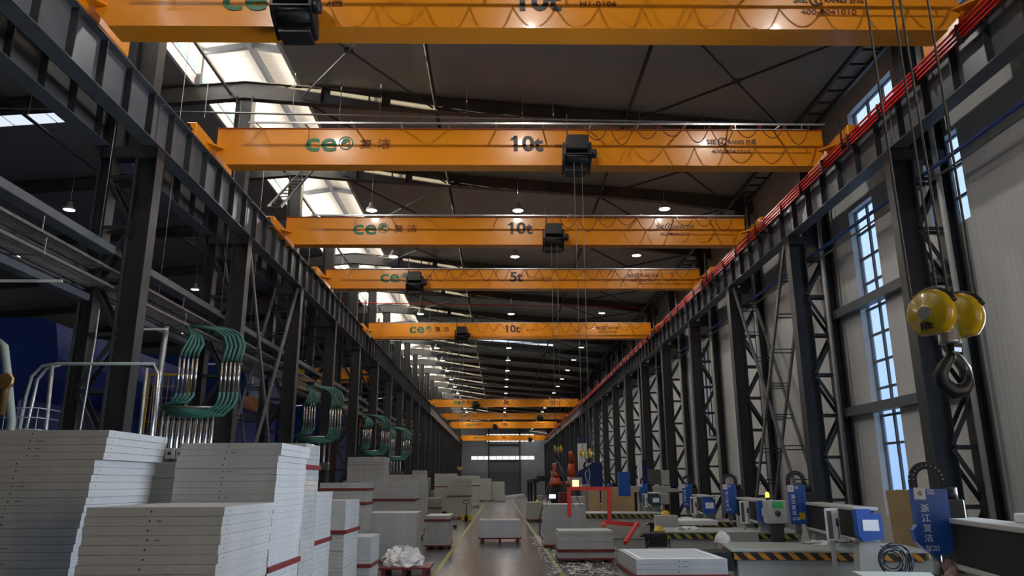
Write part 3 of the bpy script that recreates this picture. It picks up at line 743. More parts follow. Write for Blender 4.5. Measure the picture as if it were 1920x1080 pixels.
stack(-2.78, 9.6, 2.70, 1.27, 1.42, 'tall middle stack', band=1.22, seed=3, jit=.01, top_shift=(2, .03), lean=-.04)
stack(-4.72, 11.4, 2.52, 1.1, 1.1, 'narrow gap stack', 1.9, seed=4, jit=.01)
stack(-2.93, 11.5, 2.79, 1.0, .9, 'shiny wrapped stack', band=2.45, seed=5, mt='wrapped', jit=.006)
stack(-3.06, 12.7, 2.06, 1.3, 1.4, 'white-sided stack', band=1.30, seed=6, jit=.008)
stack(-2.96, 14.9, 1.88, 1.2, 1.4, 'second white-sided stack', band=1.35, seed=7, jit=.012)
stack(-2.73, 16.6, 1.10, 1.1, 1.1, 'short red-based stack', band=.52, seed=8, jit=.012)
stack(-2.43, 22.6, 1.36, 1.52, 1.5, 'wide yellow-line stack', .14, seed=9, jit=.006, pal=.06)
stack(3.6, 12.4, 1.02, 1.45, 1.9, 'right foreground stack', band=.80, seed=10, jit=.01)
stack(3.22, 22.2, .86, 1.55, 1.2, 'slab stack under the red frame', band=.36, seed=11, jit=.02, th=.10)
stack(.77, 29.3, .83, 1.55, 1.5, 'central aisle stack', .2, mt='wrapped', seed=12, jit=.02, th=.105, pal=.2)
stack(3.0, 27.0, 1.46, 1.46, 1.4, 'ribbed dark-edged stack', .62, seed=13, jit=.012, th=.12)
# recessed centre of the flat right foreground stack: raised rim and pale chambers
b = MB()
for (x0, x1, y0, y1) in ((-.66, -.60, .06, 1.84), (.60, .66, .06, 1.84), (-.60, .60, .06, .12), (-.60, .60, 1.78, 1.84)): b.box(x0, x1, y0, y1, 0, .008)
tp_ = [o for o in COL.objects if o.get('label', '').endswith('first from the top of the right foreground stack')][0]; obj('raised_border', b, 'white', tp_, (0, 0, TH-.004))
far = [  # x left, x right, y top (px), Y, D, label, material
    (600, 686, 905, 21.5, 1.2, 'long dull grey bundle with two red bands left of the aisle', 'plate', [(2.0, ), (1.62, )]),
    (652, 722, 857, 28.6, 1.2, 'tallest dull bundle of the second row on the left', 'plate', []),
    (688, 778, 903, 26.0, 1.4, 'broad bundle with a red band behind the wide stack', 'plate', [(1.62, )]),
    (724, 790, 890, 31.0, 1.6, 'white-topped bundle behind the broad banded one', 'plate', []),
    (797, 843, 967, 26.8, 1.8, 'low bundle on a red pallet beside the yellow line', 'plate', [(.92, )]),
    (739, 797, 927, 36.5, 1.2, 'greenish bundle low behind the white-topped one', 'plate_g', []),
    (773, 797, 882, 46.0, 1.5, 'small greenish far bundle left of the aisle', 'plate_g', []),
    (815, 855, 888, 58.0, 2.0, 'greenish far bundle with a dark seam', 'plate_g', [(1.9, )]),
    (839, 883, 898, 49.0, 1.5, 'greenish far bundle behind the pallet jack', 'plate_g', [(1.35, )]),
    (857, 898, 892, 72.0, 2.0, 'broad far greenish bundle behind the jack', 'plate_g', [(1.9, )]),
    (800, 850, 920, 60.0, 2.0, 'low wide greenish bundle far left', 'plate_g', []),
    (800, 826, 934, 50.0, 1.6, 'small low bundle far left with a white bag', 'plate_g', [(.6, )]),
    (899, 921, 897, 94.0, 2.5, 'distant grey bundle left of the far aisle', 'plate_g', []),
    (922, 946, 903, 98.0, 2.5, 'most distant grey bundle beside the aisle', 'plate_g', []),
    (928, 948, 927, 90.0, 1.2, 'tiny low bundle in front of the most distant one', 'plate_g', []),
    (988, 1034, 942, 45.0, 1.6, 'cream bundle on a red pallet right of the aisle', 'plate_g', []),
]
for i, (x0, x1, yt, Y, D, lb, mt, bands) in enumerate(far):
    a = at(x0, yt, Y=Y); c = at(x1, yt, Y=Y); x = (a.x+c.x)/2; w = c.x-a.x; zt = a.z
    cuts = sorted([q[0] for q in bands]); z = .14; pallet(x, Y, 0, w, D, .14, 'dark pallet under the %s' % lb.split(' with')[0])
    for q in cuts+[zt]:
        bundle(x, Y, z, q, w, D, lb+(', upper part' if q == zt and cuts else ', lower part' if cuts else ''), mt, seed=100+i, jit=.012, th=.09)
        z = q
        if q != zt: pallet(x, Y, q, w, D, .07, 'red separator in the %s' % lb.split(' with')[0], 'red separator frames'); z = q+.07

# more bundles that fill the left side between rows
for i, (x, y, w, d, h, mt) in enumerate([(-5.6, 24.5, 1.5, 1.5, 1.8, 'plate'), (-5.9, 33, 1.6, 1.6, 2.3, 'plate_g'), (-4.6, 39, 1.6, 1.6, 2.2, 'plate_g'), (-6.2, 46, 1.6, 2, 2.4, 'plate_g'), (-6.3, 58, 1.8, 2, 2.6, 'plate_g')]):
    pallet(x, y, 0, w, d, .14, 'dark pallet under the %s rear bundle by the left columns' % nth(i))
    bundle(x, y, .14, h, w, d, 'plain grey bundle near the left columns, %s from the camera' % nth(i), mt, seed=200+i, jit=.01, th=.09)

# ------------------------------------------------------------------ small things on the floor
def crumple(seed, r, squash=.6, nu=20, nv=12, amp=.25):
    rnd = random.Random(seed); ph = [(rnd.uniform(1, 5), rnd.uniform(1, 5), rnd.uniform(0, 6), rnd.uniform(.3, 1)) for _ in range(9)]
    b = MB(); vs = []
    for j in range(nv+1):
        th = math.pi*j/nv*.5
        for i in range(nu):
            a = 2*math.pi*i/nu; q = 1+amp*sum(w*math.sin(p1*a*1.0//1*1+p1*a+p3+p2*th*2)*.3 for p1, p2, p3, w in ((round(p), q2, p3, w) for p, q2, p3, w in ph))*.6
            rr = r*q*math.sin(th+.02); vs.append((rr*math.cos(a), rr*math.sin(a), max(0, r*squash*q*math.cos(th))))
    b.add(vs, [(j*nu+i, (j+1)*nu+i, (j+1)*nu+(i+1) % nu, j*nu+(i+1) % nu) for j in range(nv) for i in range(nu)], 0, False); return b
pallet(-2.35, 19.3, 0, 1.2, 1.2, .2, 'dark red pallet carrying the crumpled white film')
tag(obj('plastic_film', crumple(3, .52, .75, amp=.5), 'white', None, (-2.45, 19.9, .2)), 'crumpled white plastic film heap on a red pallet by the yellow line', 'plastic film')
for i in range(9):
    y = 102+i*2.0; x = .8+.33*i
    tag(obj('big_bag', crumple(20+i, .42, 1.3, amp=.12), 'plate_g' if i % 3 else 'plate', None, (x, y, 0)), 'filled sack far along the right side of the aisle, %s from the camera' % nth(i), 'sack', 'filled sacks far down the aisle')
rnd = random.Random(5); b = MB()
for k in range(2200):
    q = rnd.random(); y = 15+18*rnd.random(); x = 2.1+rnd.gauss(0, .55)+(.8 if rnd.random() < .25 else 0)
    if x < 1.2: continue
    s_ = rnd.uniform(.02, .085); a = rnd.uniform(0, 6.28); h = rnd.uniform(.004, .02)
    u = Vector((math.cos(a)*s_, math.sin(a)*s_, 0)); v = Vector((-math.sin(a)*s_*.4, math.cos(a)*s_*.4, 0)); p = Vector((x, y, h))
    b.add([p-u-v, p+u-v+Vector((0, 0, .006)), p+u+v, p-u+v], [(0, 1, 2, 3)])
o = tag(obj('plastic_shavings', b, 'dust'), 'white plastic shavings scattered on the floor right of the aisle', 'shavings'); o['kind'] = 'stuff'
# pallet jack
J = at(874, 978, Z=0)
t_ = thing('pallet_jack', 'dark hand pallet jack with yellow forks by the greenish bundle', 'pallet jack', (J.x, J.y, 0))
obj('tow_bar', MB().tube([(0, 0, .25), (.02, -.12, .7), (.02, -.15, 1.05)], .022, 8), 'black', t_)
obj('handle', MB().tube([(-.17, -.15, 1.2), (-.17, -.15, 1.07), (0, -.15, 1.0), (.2, -.15, 1.07), (.2, -.15, 1.2), (-.17, -.15, 1.2)], .018, 8), 'black', t_)
obj('pump', MB().lathe([(.1, .05), (.1, .3), (.05, .34), (.05, .42)], n=14), 'black', t_)
for s_ in (-1, 1): obj('fork', MB().bbox(-.28 if s_ < 0 else .12, -.12 if s_ < 0 else .28, .1, 1.2, .07, .13, .01), 'yellow', t_)
obj('steer_wheel', MB().lathe([(.02, -.06), (.09, -.06), (.09, .06), (.02, .06)], (0, 0, .09), 'x', 14), 'rubber', t_)
obj('fork_yoke', MB().bbox(-.28, .28, .02, .12, .07, .40, .02), 'yellow', t_)
tag(obj('low_trolley', MB().bbox(-.5, .3, -.5, .5, .08, .16, .02).box(-.45, -.35, -.4, .4, 0, .08).box(.15, .25, -.4, .4, 0, .08), 'black', None, (J.x-.5, J.y-6, 0)), 'low dark trolley on the floor in front of the pallet jack', 'trolley')

# ------------------------------------------------------------------ machining centres along the right wall
def helmet(loc, label):
    b = MB(); b.lathe([(0, .13), (.06, .125), (.10, .09), (.12, .02), (.15, .0), (.12, .0)], n=18); return tag(obj('hard_hat', b, 'amber' if False else 'yellow', None, loc), label, 'hard hat')
def machine(idx, x, y, rz, label, bed=(-2.05, 1.4, .8, 2.6), scale=1.0, full=True, hz='hazard', cover='blue', L=3.8):
    t_ = thing('machining_centre', label, 'machine', (x, y, 0), rz, 'gantry machining centres')
    # beam with bellows
    b = MB(); b.bbox(0, .34, .25, L, 1.24, 1.70, .01); obj('beam_bellows', b, 'bellows', t_)
    b = MB(); b.bbox(-.02, .40, .2, L+.1, 1.70, 1.76, .01); b.bbox(-.03, .38, .25, L, 1.18, 1.24, .01); obj('beam_rail', b, 'beige', t_)
    # end cover with a sheet of paper
    b = MB(); b.prism([(-.02, 1.30), (.05, 1.20), (.38, 1.24), (.38, 1.66), (.22, 1.66), (.22, 1.73), (-.02, 1.73)], 0, .25, 'y'); c_ = obj('end_cover', b, cover, t_)
    obj('paper_sheet', MB().box(.06, .32, -.006, 0, 1.38, 1.56), 'paper', c_)
    # columns of the portal
    for yy in (.45, L-.3):
        b = MB(); b.prism([(-.05, 0), (.45, 0), (.38, 1.18), (.05, 1.18)], yy-.18, yy+.18, 'y'); obj('portal_column', b, 'beige', t_)
    # control panel on an arm
    b = MB(); b.bbox(-.34, -.12, .72, .86, 1.16, 1.72, .012); cp = obj('control_panel', b, 'white', t_)
    obj('keypad', MB().box(-.33, -.25, .714, .72, 1.2, 1.68), 'steel2', cp)
    b = MB(); b.tube([(-.17, .70, 1.55), (-.165, .69, 1.42)], .022, 8); b.tube([(-.165, .69, 1.42), (-.15, .69, 1.3), (-.17, .70, 1.2)], .008, 6); obj('handwheel', b, 'black', cp)
    obj('panel_post', MB().bbox(-.30, -.22, .76, .84, 0, 1.16, .01), 'beige', cp)
    # spindle head at the far end of the beam
    b = MB(); yh = L-.05
    poly = [(-.42, 1.36), (-.36, 1.30), (-.22, 1.26), (-.10, 1.30), (-.02, 1.40), (-.02, 2.13), (-.42, 2.13)] if idx == 1 else [(-.38, 1.30), (-.02, 1.30), (-.02, 2.13), (-.38, 2.13)]
    if idx == 1: poly = [(-.46, 1.62), (-.44, 1.48), (-.32, 1.36), (-.14, 1.33), (-.02, 1.42), (-.02, 2.10), (-.41, 2.10), (-.41, 1.68)]
    b.prism([(u+.03, v) for u, v in poly], yh-.10, yh+.05, 'y'); hd = obj('head_cover', b, 'blue', t_)
    obj('head_badge', MB().box(-.37, -.24, yh-.106, yh-.10, 1.98, 2.12), 'white', hd)
    if full:
        for k, ch in enumerate('浙江复洁'): text('lettering', ch, .10, 'txt_w', hd, (-.27+.0*k, yh-.104, 1.87-.115*k), bold=.01)
        text('lettering', 'SJC%02d' % {1: 3, 2: 2, 3: 4, 4: 5}.get(idx, 1), .085, 'txt_w', hd, (-.24, yh-.104, 1.41), bold=.005, sx=.75)
        text('lettering', 'G', .07, 'txt_k', hd, (-.305, yh-.108, 2.05), bold=.01)
        b = MB()
        for k in range(3): b.box(-.22, -.14, yh-.106, yh-.10, 2.04+.022*k, 2.05+.022*k)
        obj('white_bars', b, 'white', hd)
        if idx == 2:
            obj('warning_label', MB().box(-.17, -.05, yh-.106, yh-.10, 1.40, 1.54), 'yellow', hd)
            b = MB()
            for k in range(7):
                for j in range(2): b.bar((-.20+.10*j, yh-.104, 1.62+.05*k), (-.17+.10*j, yh-.104, 1.65+.05*k), .008)
            obj('vent_slots', b, 'black', hd)
    b = MB(); b.bbox(-.02, .22, yh-.02, yh+.32, 1.40, 1.98, .02); b.tube([(.10, yh+.1, 1.98), (.10, yh+.1, 2.12)], .09, 12); obj('z_slide', b, 'black', t_)
    b = MB(); b.lathe([(.07, 1.10), (.07, 1.36)], (-.18, yh+.05, 0), 'z', 14); b.lathe([(.03, .98), (.045, 1.02), (.045, 1.10)], (-.18, yh+.05, 0), 'z', 12); obj('spindle', b, 'galv', t_)
    # drag chain arch
    b = MB(); pts = []; n = 15
    pts = [(-.30, yh+.12, 2.10)]+[(-.13-.17*math.cos(math.pi*k/10), yh+.12, 2.22+.17*math.sin(math.pi*k/10)) for k in range(11)]+[(.04, yh+.12, 1.95)]
    for p, q in zip(pts[:-1], pts[1:]): b.bar(p, q, .09, .055, upv=(0, 1, 0))
    obj('drag_chain', b, 'rubber', t_)
    b = MB()
    for p in pts[1:-1]: b.box(p[0]-.006, p[0]+.006, yh+.07, yh+.075, p[2]-.006, p[2]+.006)
    obj('chain_studs', b, 'white', t_)
    # bed: table, hazard edge, skirt
    x0, x1, y0, y1 = bed
    be = obj('bed', MB().bbox(x0+.1, x1, y0+.08, y1, 0, .82, .02), 'beige', t_)
    obj('table_top', MB().bbox(x0, x1, y0, y1, .95, 1.0, .01), 'table', t_)
    obj('hazard_edge', MB().box(x0+.05, x1-.1, y0+.02, y1-.02, .82, .95), hz, t_)
    b = MB(); b.prism([(x0-.65, .86), (x0-.55, .93), (x0, .95), (x0, .84)], y0, y0+.7, 'y'); b.box(x0-.5, x0+.05, y0+.05, y0+.6, .62, .86); obj('way_cover', b, 'black', t_)
    b = MB(); b.tube([(x0-.4, y0+.02, .8), (x0-.5, y0-.05, .55), (x0-.35, y0-.05, .4), (x0, y0+.0, .38)], .03, 8); obj('cable_loop', b, 'rubber', t_)
    return t_
RZ = R(-9)
machine(1, 4.70, 5.75, R(-12), 'machining centre nearest the camera with a blue lettered head and long black bellows', bed=(-.9, 1.6, 3.0, 5.0))
machine(2, 6.14, 13.2, RZ, 'machining centre in front of the tall window with a paper-marked blue end cover', bed=(-2.05, 1.4, .8, 2.6))
machine(3, 6.40, 19.0, RZ, 'third machining centre with green box, between second and third right column', bed=(-2.3, 1.0, .2, 1.9), hz='hazardy')
machine(4, 6.48, 24.5, RZ, 'fourth machining centre with blue end cover beside the red lit display', bed=(-1.2, 1.0, .1, 1.8), hz='hazardy')
machine(5, 6.30, 32.0, RZ, 'fifth machining centre, far, with a dark teal end cover', bed=(-3.0, .5, -1.2, .6), hz='hazardy', cover='teal', full=False)
machine(6, 6.6, 45.0, RZ, 'distant machining centre near the furnace glow', bed=(-1.6, .5, -1.2, .6), hz='hazardy', full=False)
# things around the machines
def boxt(name, label, cat, x0, x1, y0, y1, z0, z1, mt, b_=.012): return tag(obj(name, MB().bbox(-(x1-x0)/2, (x1-x0)/2, 0, y1-y0, 0, z1-z0, b_), mt, None, ((x0+x1)/2, y0, z0)), label, cat)
c = boxt('electrical_cabinet', 'beige electrical cabinet with a green square and a round fan beside the second machine', 'cabinet', 5.55, 5.95, 15.95, 16.25, 1.36, 1.82, 'beige')
obj('green_square', MB().box(-.10, .13, -.01, 0, .30, .44), mat('green_sticker', (.06, .35, .10)), c)
obj('fan_grille', MB().lathe([(.0, -.02), (.06, -.02), (.06, 0)], (0, 0, .2), 'y', 16), 'steel', c)
obj('cabinet_leg', MB().box(-.12, .12, .05, .2, -1.36, 0), 'steel', c)
bt = thing('beacon', 'glowing yellow warning beacon on top of the beige cabinet', 'beacon', (5.62, 16.1, 1.82)); obj('beacon_dome', MB().lathe([(.04, .06), (.045, .10), (.03, .16), (0, .17)], n=14), 'yled', bt); obj('beacon_base', MB().lathe([(.035, 0), (.035, .06)], n=12), 'black', bt)
c = boxt('display_box', 'grey control box with a glowing pink display', 'control box', 7.6, 8.0, 25.6, 25.8, 1.9, 2.4, 'beige'); obj('display', MB().box(-.16, .14, -.01, 0, .06, .22), 'magenta', c); obj('box_post', MB().box(-.04, .04, .05, .12, -1.9, 0), 'steel', c)
boxt('steel_cabinet', 'plain grey cabinet standing between the third and fourth machine', 'cabinet', 5.15, 6.0, 18.0, 18.4, 0, 1.08, 'beige')
boxt('steel_cabinet', 'small light grey box on the fourth machine bed', 'cabinet', 4.35, 4.95, 21.5, 21.9, .96, 1.30, 'beige')
boxt('slab', 'pale white slab lying on the fourth machine bed', 'slab', 4.95, 6.2, 22.0, 23.0, 1.0, 1.14, 'white')
helmet((4.65, 21.7, 1.30), 'yellow hard hat on the small light grey box'); helmet((3.95, 19.3, 1.02), 'yellow hard hat on the bed of the third machine')
h_ = at(1010, 944, Y=44); helmet((h_.x, 45.4, at(988, 942, Y=45).z), 'yellow hard hat on the cream bundle')
tag(obj('plastic_bag', crumple(9, .16, 1.3), 'white', None, (4.55, 15.9, 1.0)), 'small crumpled white bag behind the second machine bed', 'bag')
for i, (x, y, z) in enumerate([(4.9, 20.3, 1.0), (6.3, 15.3, 1.0), (6.2, 25.6, 1.0), (7.2, 14.6, 1.0)]):
    tag(obj('shavings_heap', crumple(40+i, .30, .22, amp=.6), 'dust', None, (x, y, z)), 'white shavings heap on a machine bed, %s from the right foreground' % nth(i), 'shavings', 'shavings heaps on machine beds')
# coil of cable, cardboard, box on the near beam
t_ = MB()
for k in range(9):
    rr = .24-.012*k+.02*math.sin(k*2.1); pts = [(rr*math.cos(a)+.02*math.sin(k), .02*k-.08, rr*math.sin(a)+.24+.03*math.cos(k*1.7)) for a in [2*math.pi*j/20+k for j in range(21)]]; t_.tube(pts, .010, 5)
tag(obj('cable_coil', t_, 'navy', None, (5.85, 11.6, .80)), 'coil of dark blue cable between the first and second machine', 'cable coil')
boxt('cable_box', 'beige box carrying the coil of dark blue cable', 'box', 5.5, 6.3, 11.3, 12.0, 0, .82, 'beige')
b = MB(); b.bar((0, 0, 0), (.28, 0, 1.98), .02, .66, upv=(0, 1, 0)); tag(obj('cardboard_sheet', b, 'card', None, (9.35, 18.2, .0+.02)), 'tall tan cardboard sheet leaning on the wall under the tall window', 'cardboard')
p = at(1686, 918, Y=14.6)
b = MB(); a1, a2 = at(1660, 918, Y=17.7), at(1712, 921, Y=17.4); z0 = .6
tag(obj('cardboard_board', MB().bbox(-.40, .40, 0, .05, 0, a1.z-.02, .005), 'card', None, ((a1.x+a2.x)/2, 17.2, .02), (R(-5), 0, R(-4))), 'tan cardboard board standing in front of the tall window', 'cardboard')
boxt('white_box', 'white box lying on the black beam at the right edge', 'box', 5.55, 5.95, 7.9, 8.3, 1.76, 1.86, 'white')
tag(obj('grey_crate', MB().bbox(-.25, .25, 0, .4, 0, .35, .02), 'steel2', None, (6.4, 9.6, 1.0)), 'dark grey crate behind the first machine', 'crate')
tag(obj('cloth', crumple(31, .14, 1.6, amp=.7), mat('pink_and_cream_cloth', (.45, .30, .27), .8, noise=.4, scale=8), None, (5.43, 9.35, 1.0)), 'cream and pink cloth under the first spindle head', 'cloth')
# fifth machine superstructure
t_ = thing('vertical_press', 'tall machine with a white column, black cables and grey boxes right of the cardboard', 'machine', (7.25, 37.2, 0))
obj('white_column', MB().bbox(-.48, -.30, 0, .3, 1.9, 3.35, .01), 'white', t_)
obj('blue_body', MB().bbox(-.28, .10, .0, .4, 2.1, 2.95, .02), 'bluedk', t_); obj('head_box', MB().bbox(-.05, .55, -.1, .3, 2.1, 2.8, .02), 'steel2', t_)
obj('side_box', MB().bbox(.58, 1.0, -.1, .3, 2.05, 2.75, .02), 'beige', t_); obj('cross_arm', MB().bbox(-1.0, 1.4, -.2, .4, 1.72, 2.02, .02), 'beige', t_)
obj('lower_box', MB().bbox(-.1, .9, -.3, .2, 1.15, 1.7, .03), 'beige', t_); obj('post', MB().bbox(-.5, .1, .1, .6, 0, 1.72, .02), 'beige', t_)
obj('blue_cap', MB().bbox(1.0, 1.35, -.2, .1, 1.9, 2.05, .01), 'bluedk', t_)
obj('front_cover', MB().bbox(-.55, -.2, -.7, -.3, 1.3, 1.85, .02), 'teal', t_)
for k in range(3): obj('cable_arch', MB().tube([(-.2+.12*math.cos(a)*(1+k*.6)+.15*k, .1, 2.95+.25*math.sin(a)*(1+.3*k)) for a in [math.pi*j/10 for j in range(11)]], .03, 6), 'rubber', t_)
a = at(1160, 885, Y=34); boxt('blue_cabinet', 'bright blue cabinet panel left of the white machine column', 'cabinet', 5.29, 5.80, 34, 34.4, 1.6, 2.64, 'blue'); 
boxt('cardboard_wall', 'broad tan cardboard sheet standing behind the red lifting frame', 'cardboard', 4.75, 6.3, 36, 36.08, 0, 1.98, 'card')
boxt('cardboard_sheet', 'second tan cardboard sheet left of the broad one', 'cardboard', 4.2, 4.72, 36.3, 36.38, 0, 1.90, 'card')
boxt('grey_cabinet', 'light grey cabinet behind the left leg of the red lifting frame', 'cabinet', 3.4, 4.1, 37, 37.6, 0, 1.55, 'beige')
boxt('grey_cabinet', 'taller silver cylinder-like cabinet behind the red lifting frame', 'cabinet', 4.15, 4.6, 39, 39.6, 0, 2.1, 'galv')
gl_ = boxt('furnace', 'small furnace with bright orange-white glow above the red crossbar', 'furnace', 3.75, 4.35, 40.5, 41, 1.9, 2.45, 'galv'); obj('furnace_mouth', MB().box(-.22, .12, -.01, 0, .08, .42), 'flame', gl_); obj('furnace_stand', MB().box(-.2, .2, .1, .4, -1.9, 0), 'steel', gl_)
# large blue press, orange robots, dark portal
t_ = thing('blue_press', 'large deep blue machine with a white column rising behind the red frame', 'machine', (5.7, 48, 0))
obj('body', MB().prism([(-.75, 0), (.75, 0), (.75, 3.4), (.1, 3.4), (-.3, 3.1), (-.75, 2.9)], 0, 1.2, 'y'), 'bluedk', t_)
obj('column', MB().bbox(-.72, -.18, .1, .6, 2.9, 4.6, .02), 'white', t_); obj('cap', MB().bbox(-.70, -.2, .1, .6, 4.6, 4.95, .02), 'bluedk', t_)
for i, (px, py, Y) in enumerate(((1041, 872, 50), (1072, 850, 47))):
    p = at(px, py, Y=Y); t_ = thing('robot_arm', 'orange robot arm %s behind the dark portal frame' % ('leaning, first' if i == 0 else 'upright, larger one'), 'robot', (p.x, Y, 0))
    h = p.z; obj('base', MB().lathe([(.45, 2.0), (.45, 2.2), (.3, 2.3), (.3, 2.5)], n=18), 'robot', t_)
    obj('pedestal', MB().box(-.3, .3, -.3, .3, 0, 2.0), 'steel', t_)
    obj('lower_arm', MB().tube([(0, 0, 2.5), (-.08, 0, 2.9), (.02, 0, h-.5)], .2, 10, rs=[.28, .24, .16]), 'robot', t_)
    obj('upper_arm', MB().tube([(.02, 0, h-.6), (-.05, -.1, h-.1), (-.1, -.15, h+.1)], .16, 10, rs=[.2, .17, .12]), 'robot', t_)
t_ = thing('portal_frame', 'long dark steel portal frame on black legs right of the far aisle', 'portal', (3.6, 52, 0))
obj('top_beam', MB().bbox(-1.1, 2.6, 0, .4, 2.3, 2.65, .02), 'black', t_); obj('top_beam', MB().bbox(-1.5, -1.1, -4, 8, 2.2, 2.45, .02), 'black', t_)
for xx, yy in ((-1.4, -3.8), (-1.4, 2), (-1.4, 7.6), (.2, .2), (2.4, .2)): obj('leg', MB().box(xx-.09, xx+.09, yy-.09, yy+.09, 0, 2.25), 'black', t_)
t_ = thing('operator_terminal', 'dark machine terminal with a lit bluish screen under the portal frame', 'terminal', tuple(at(1024, 945, Z=0)))
t_.location = (3.2, 47, 0); obj('screen', MB().box(-.2, .2, -.02, 0, 1.25, 1.5), 'screen', t_); obj('stand', MB().bbox(-.1, .1, 0, .2, 0, 1.3, .01).bbox(-.24, .24, .0, .1, 1.2, 1.55, .01), 'black', t_)
boxt('red_machine', 'dark red and black machine under the portal frame', 'machine', 3.3, 4.3, 42.6, 43.6, 0, 1.65, 'redband'); boxt('grey_cabinet', 'grey cabinet under the left end of the portal', 'cabinet', 2.2, 2.8, 50, 51, 0, 1.4, 'beige')
boxt('black_machine_base', 'low black machine base behind the ribbed stack', 'machine', 3.0, 4.1, 34.4, 35.6, 0, .9, 'black')

# ------------------------------------------------------------------ left side services: duct, trays, manifolds
tag(obj('service_duct', MB().bbox(-8.38, -8.05, 6, 95, 6.85, 7.02, .01), 'steel2'), 'long grey rectangular duct passing between the left columns', 'duct')
def tray(x, z, w, nm, label):
    t_ = thing('pipe_tray', label, 'pipe tray', (x, 6, z)); n = 9
    b = MB(); b.bar((-w/2, 0, 0), (-w/2, 78, 0), .035, .05); b.bar((w/2, 0, 0), (w/2, 78, 0), .035, .05); obj('side_rail', b, 'traypipe', t_)
    for k in range(n): xx = -w/2+.05+(w-.1)*k/(n-1); obj('pipe', MB().tube([(xx, 0, .05), (xx, 78, .05)], .015, 6), 'traypipe', t_)
    if 'rung' not in M: M['rung'] = MB().bar((-.32, 0, -.03), (.32, 0, -.03), .04, .025).mesh('rung', 'steel2'); M['side_post'] = MB().bar((0, 0, -.03), (0, 0, .28), .02, .02).mesh('side_post', 'galv')
    for k in range(39): put('rung', M['rung'], t_, (0, .5+2*k, 0))
    for k in range(26): put('side_post', M['side_post'], t_, (w/2+.01, .5+3*k, 0))
tray(-8.35, 6.52, .55, 'u', 'upper tray of thin pipes along the left columns')
tray(-8.30, 6.12, .65, 'l', 'lower tray of thin pipes along the left columns')
tag(obj('cable_trunking', MB().bbox(-8.7, -8.45, 6, 90, 5.85, 6.0, .01), 'steel2'), 'dark flat trunking below the pipe trays on the left', 'trunking')
hw_ = MB()
for k in range(26): y = 7.5+3.3*k; hw_.tube([(-8.2, y, 6.3), (-8.2, y, roofz(-8.2)-.3)], .008, 4) if k % 2 else hw_.tube([(-7.95, y, 6.9), (-7.95, y, 13.6)], .008, 4)
o = tag(obj('hanger_wires', hw_, 'galv'), 'thin vertical hanger wires holding the duct and trays', 'wires'); o['kind'] = 'stuff'
for i, (y, a) in enumerate([(9.5, 0), (13.2, 0), (17.6, 0), (23, 0), (28, 0)]):
    tag(obj('tray_bracket', MB().bar((-9.3, y, 5.8), (-8.0, y, 5.8), .03, .05).bar((-9.3, y, 5.8), (-9.3, y, 6.4), .03, .03), 'white'), 'pale angle bracket under the trays, %s from the camera' % nth(i), 'bracket', 'pale tray brackets')
def manifold(y, label, full=True):
    t_ = thing('hose_manifold', label, 'manifold', (-7.8, y, 0), 0, 'hydraulic hose manifolds')
    for g_, (x0, zt, zb) in enumerate(((-.06, 5.24, 4.34), (.98, 5.12, 4.36))):
        for k in range(5):
            x = x0+.105*k; obj('steel_tube', MB().tube([(x, 0, zb), (x, 0, zt)], .030, 8), 'chrome', t_)
            if g_ == 0: pts = [(x, 0, zt), (x+.02, 0, zt+.12), (x+.10, .02, zt+.30), (x+.14-.05*k, .2, zt+.55), (-.2, .5, 6.1)]
            else: pts = [(x, 0, zt), (x+.04, 0, zt+.15), (x+.08, .02, zt+.38), (x-.02, .05, zt+.62), (x-.25, .1, zt+.78), (x-.65, .25, zt+.88), (-.1, .5, 6.1)]
            obj('hose', MB().tube(pts, .038, 8), 'green', t_)
            if g_ == 0: pts = [(x, 0, zb), (x-.02, 0, zb-.08), (x-.10, -.03*k, zb-.24), (x-.35, -.04*k, zb-.33+.02*k)]
            else: pts = [(x, 0, zb), (x, 0, zb-.14), (x-.06, 0, zb-.32), (x-.25, -.02*k, zb-.46-.025*k), (x-.8, -.02*k, zb-.42-.045*k), (x-1.35-.05*k, 0, zb-.36-.05*k)]
            obj('hose', MB().tube(pts, .038, 8), 'green', t_)
    obj('header_pipe', MB().tube([(-.6, .1, 4.0), (1.2, .1, 4.0)], .035, 8), 'galv', t_)
    for k in range(10 if full else 6):
        x = -.38+.135*k if full else -.3+.22*k
        obj('cylinder', MB().lathe([(.050, 3.0), (.052, 3.02), (.052, 3.66), (.035, 3.70), (.025, 3.95)], (x, .1, 0), 'z', 12), 'chrome', t_)
    obj('valve_block', MB().bbox(-.5, 1.0, 0, .4, 2.7, 3.0, .02), 'steel2', t_); obj('stand', MB().box(-.4, -.3, .1, .3, 0, 2.7).box(.8, .9, .1, .3, 0, 2.7), 'steel', t_)
    return t_
manifold(18.2, 'nearest bank of teal hoses over polished steel tubes beyond the first left column')
manifold(30.2, 'second bank of teal hoses over polished tubes, between further left columns', False)
manifold(43.5, 'third bank of teal hoses, small, further down the left side', False)
manifold(53.5, 'fourth bank of teal hoses, far down the left side', False)
for i, (px, py, Y) in enumerate(((318, 850, 17.2), (338, 850, 17.2))):
    p = at(px, py, Y=Y); c = tag(obj('switch_box', MB().bbox(-.11, .11, 0, .15, 0, .24, .01), 'beige', None, (p.x, Y, p.z-.12)), '%s grey switch box with a dark round knob under the hose bank' % ('left' if i == 0 else 'right'), 'switch box')
    obj('knob', MB().lathe([(.035, -.02), (.035, 0)], (0, 0, .12), 'y', 12), 'black', c); obj('box_post', MB().box(-.03, .03, .1, .14, -(p.z-.12), 0), 'steel', c)
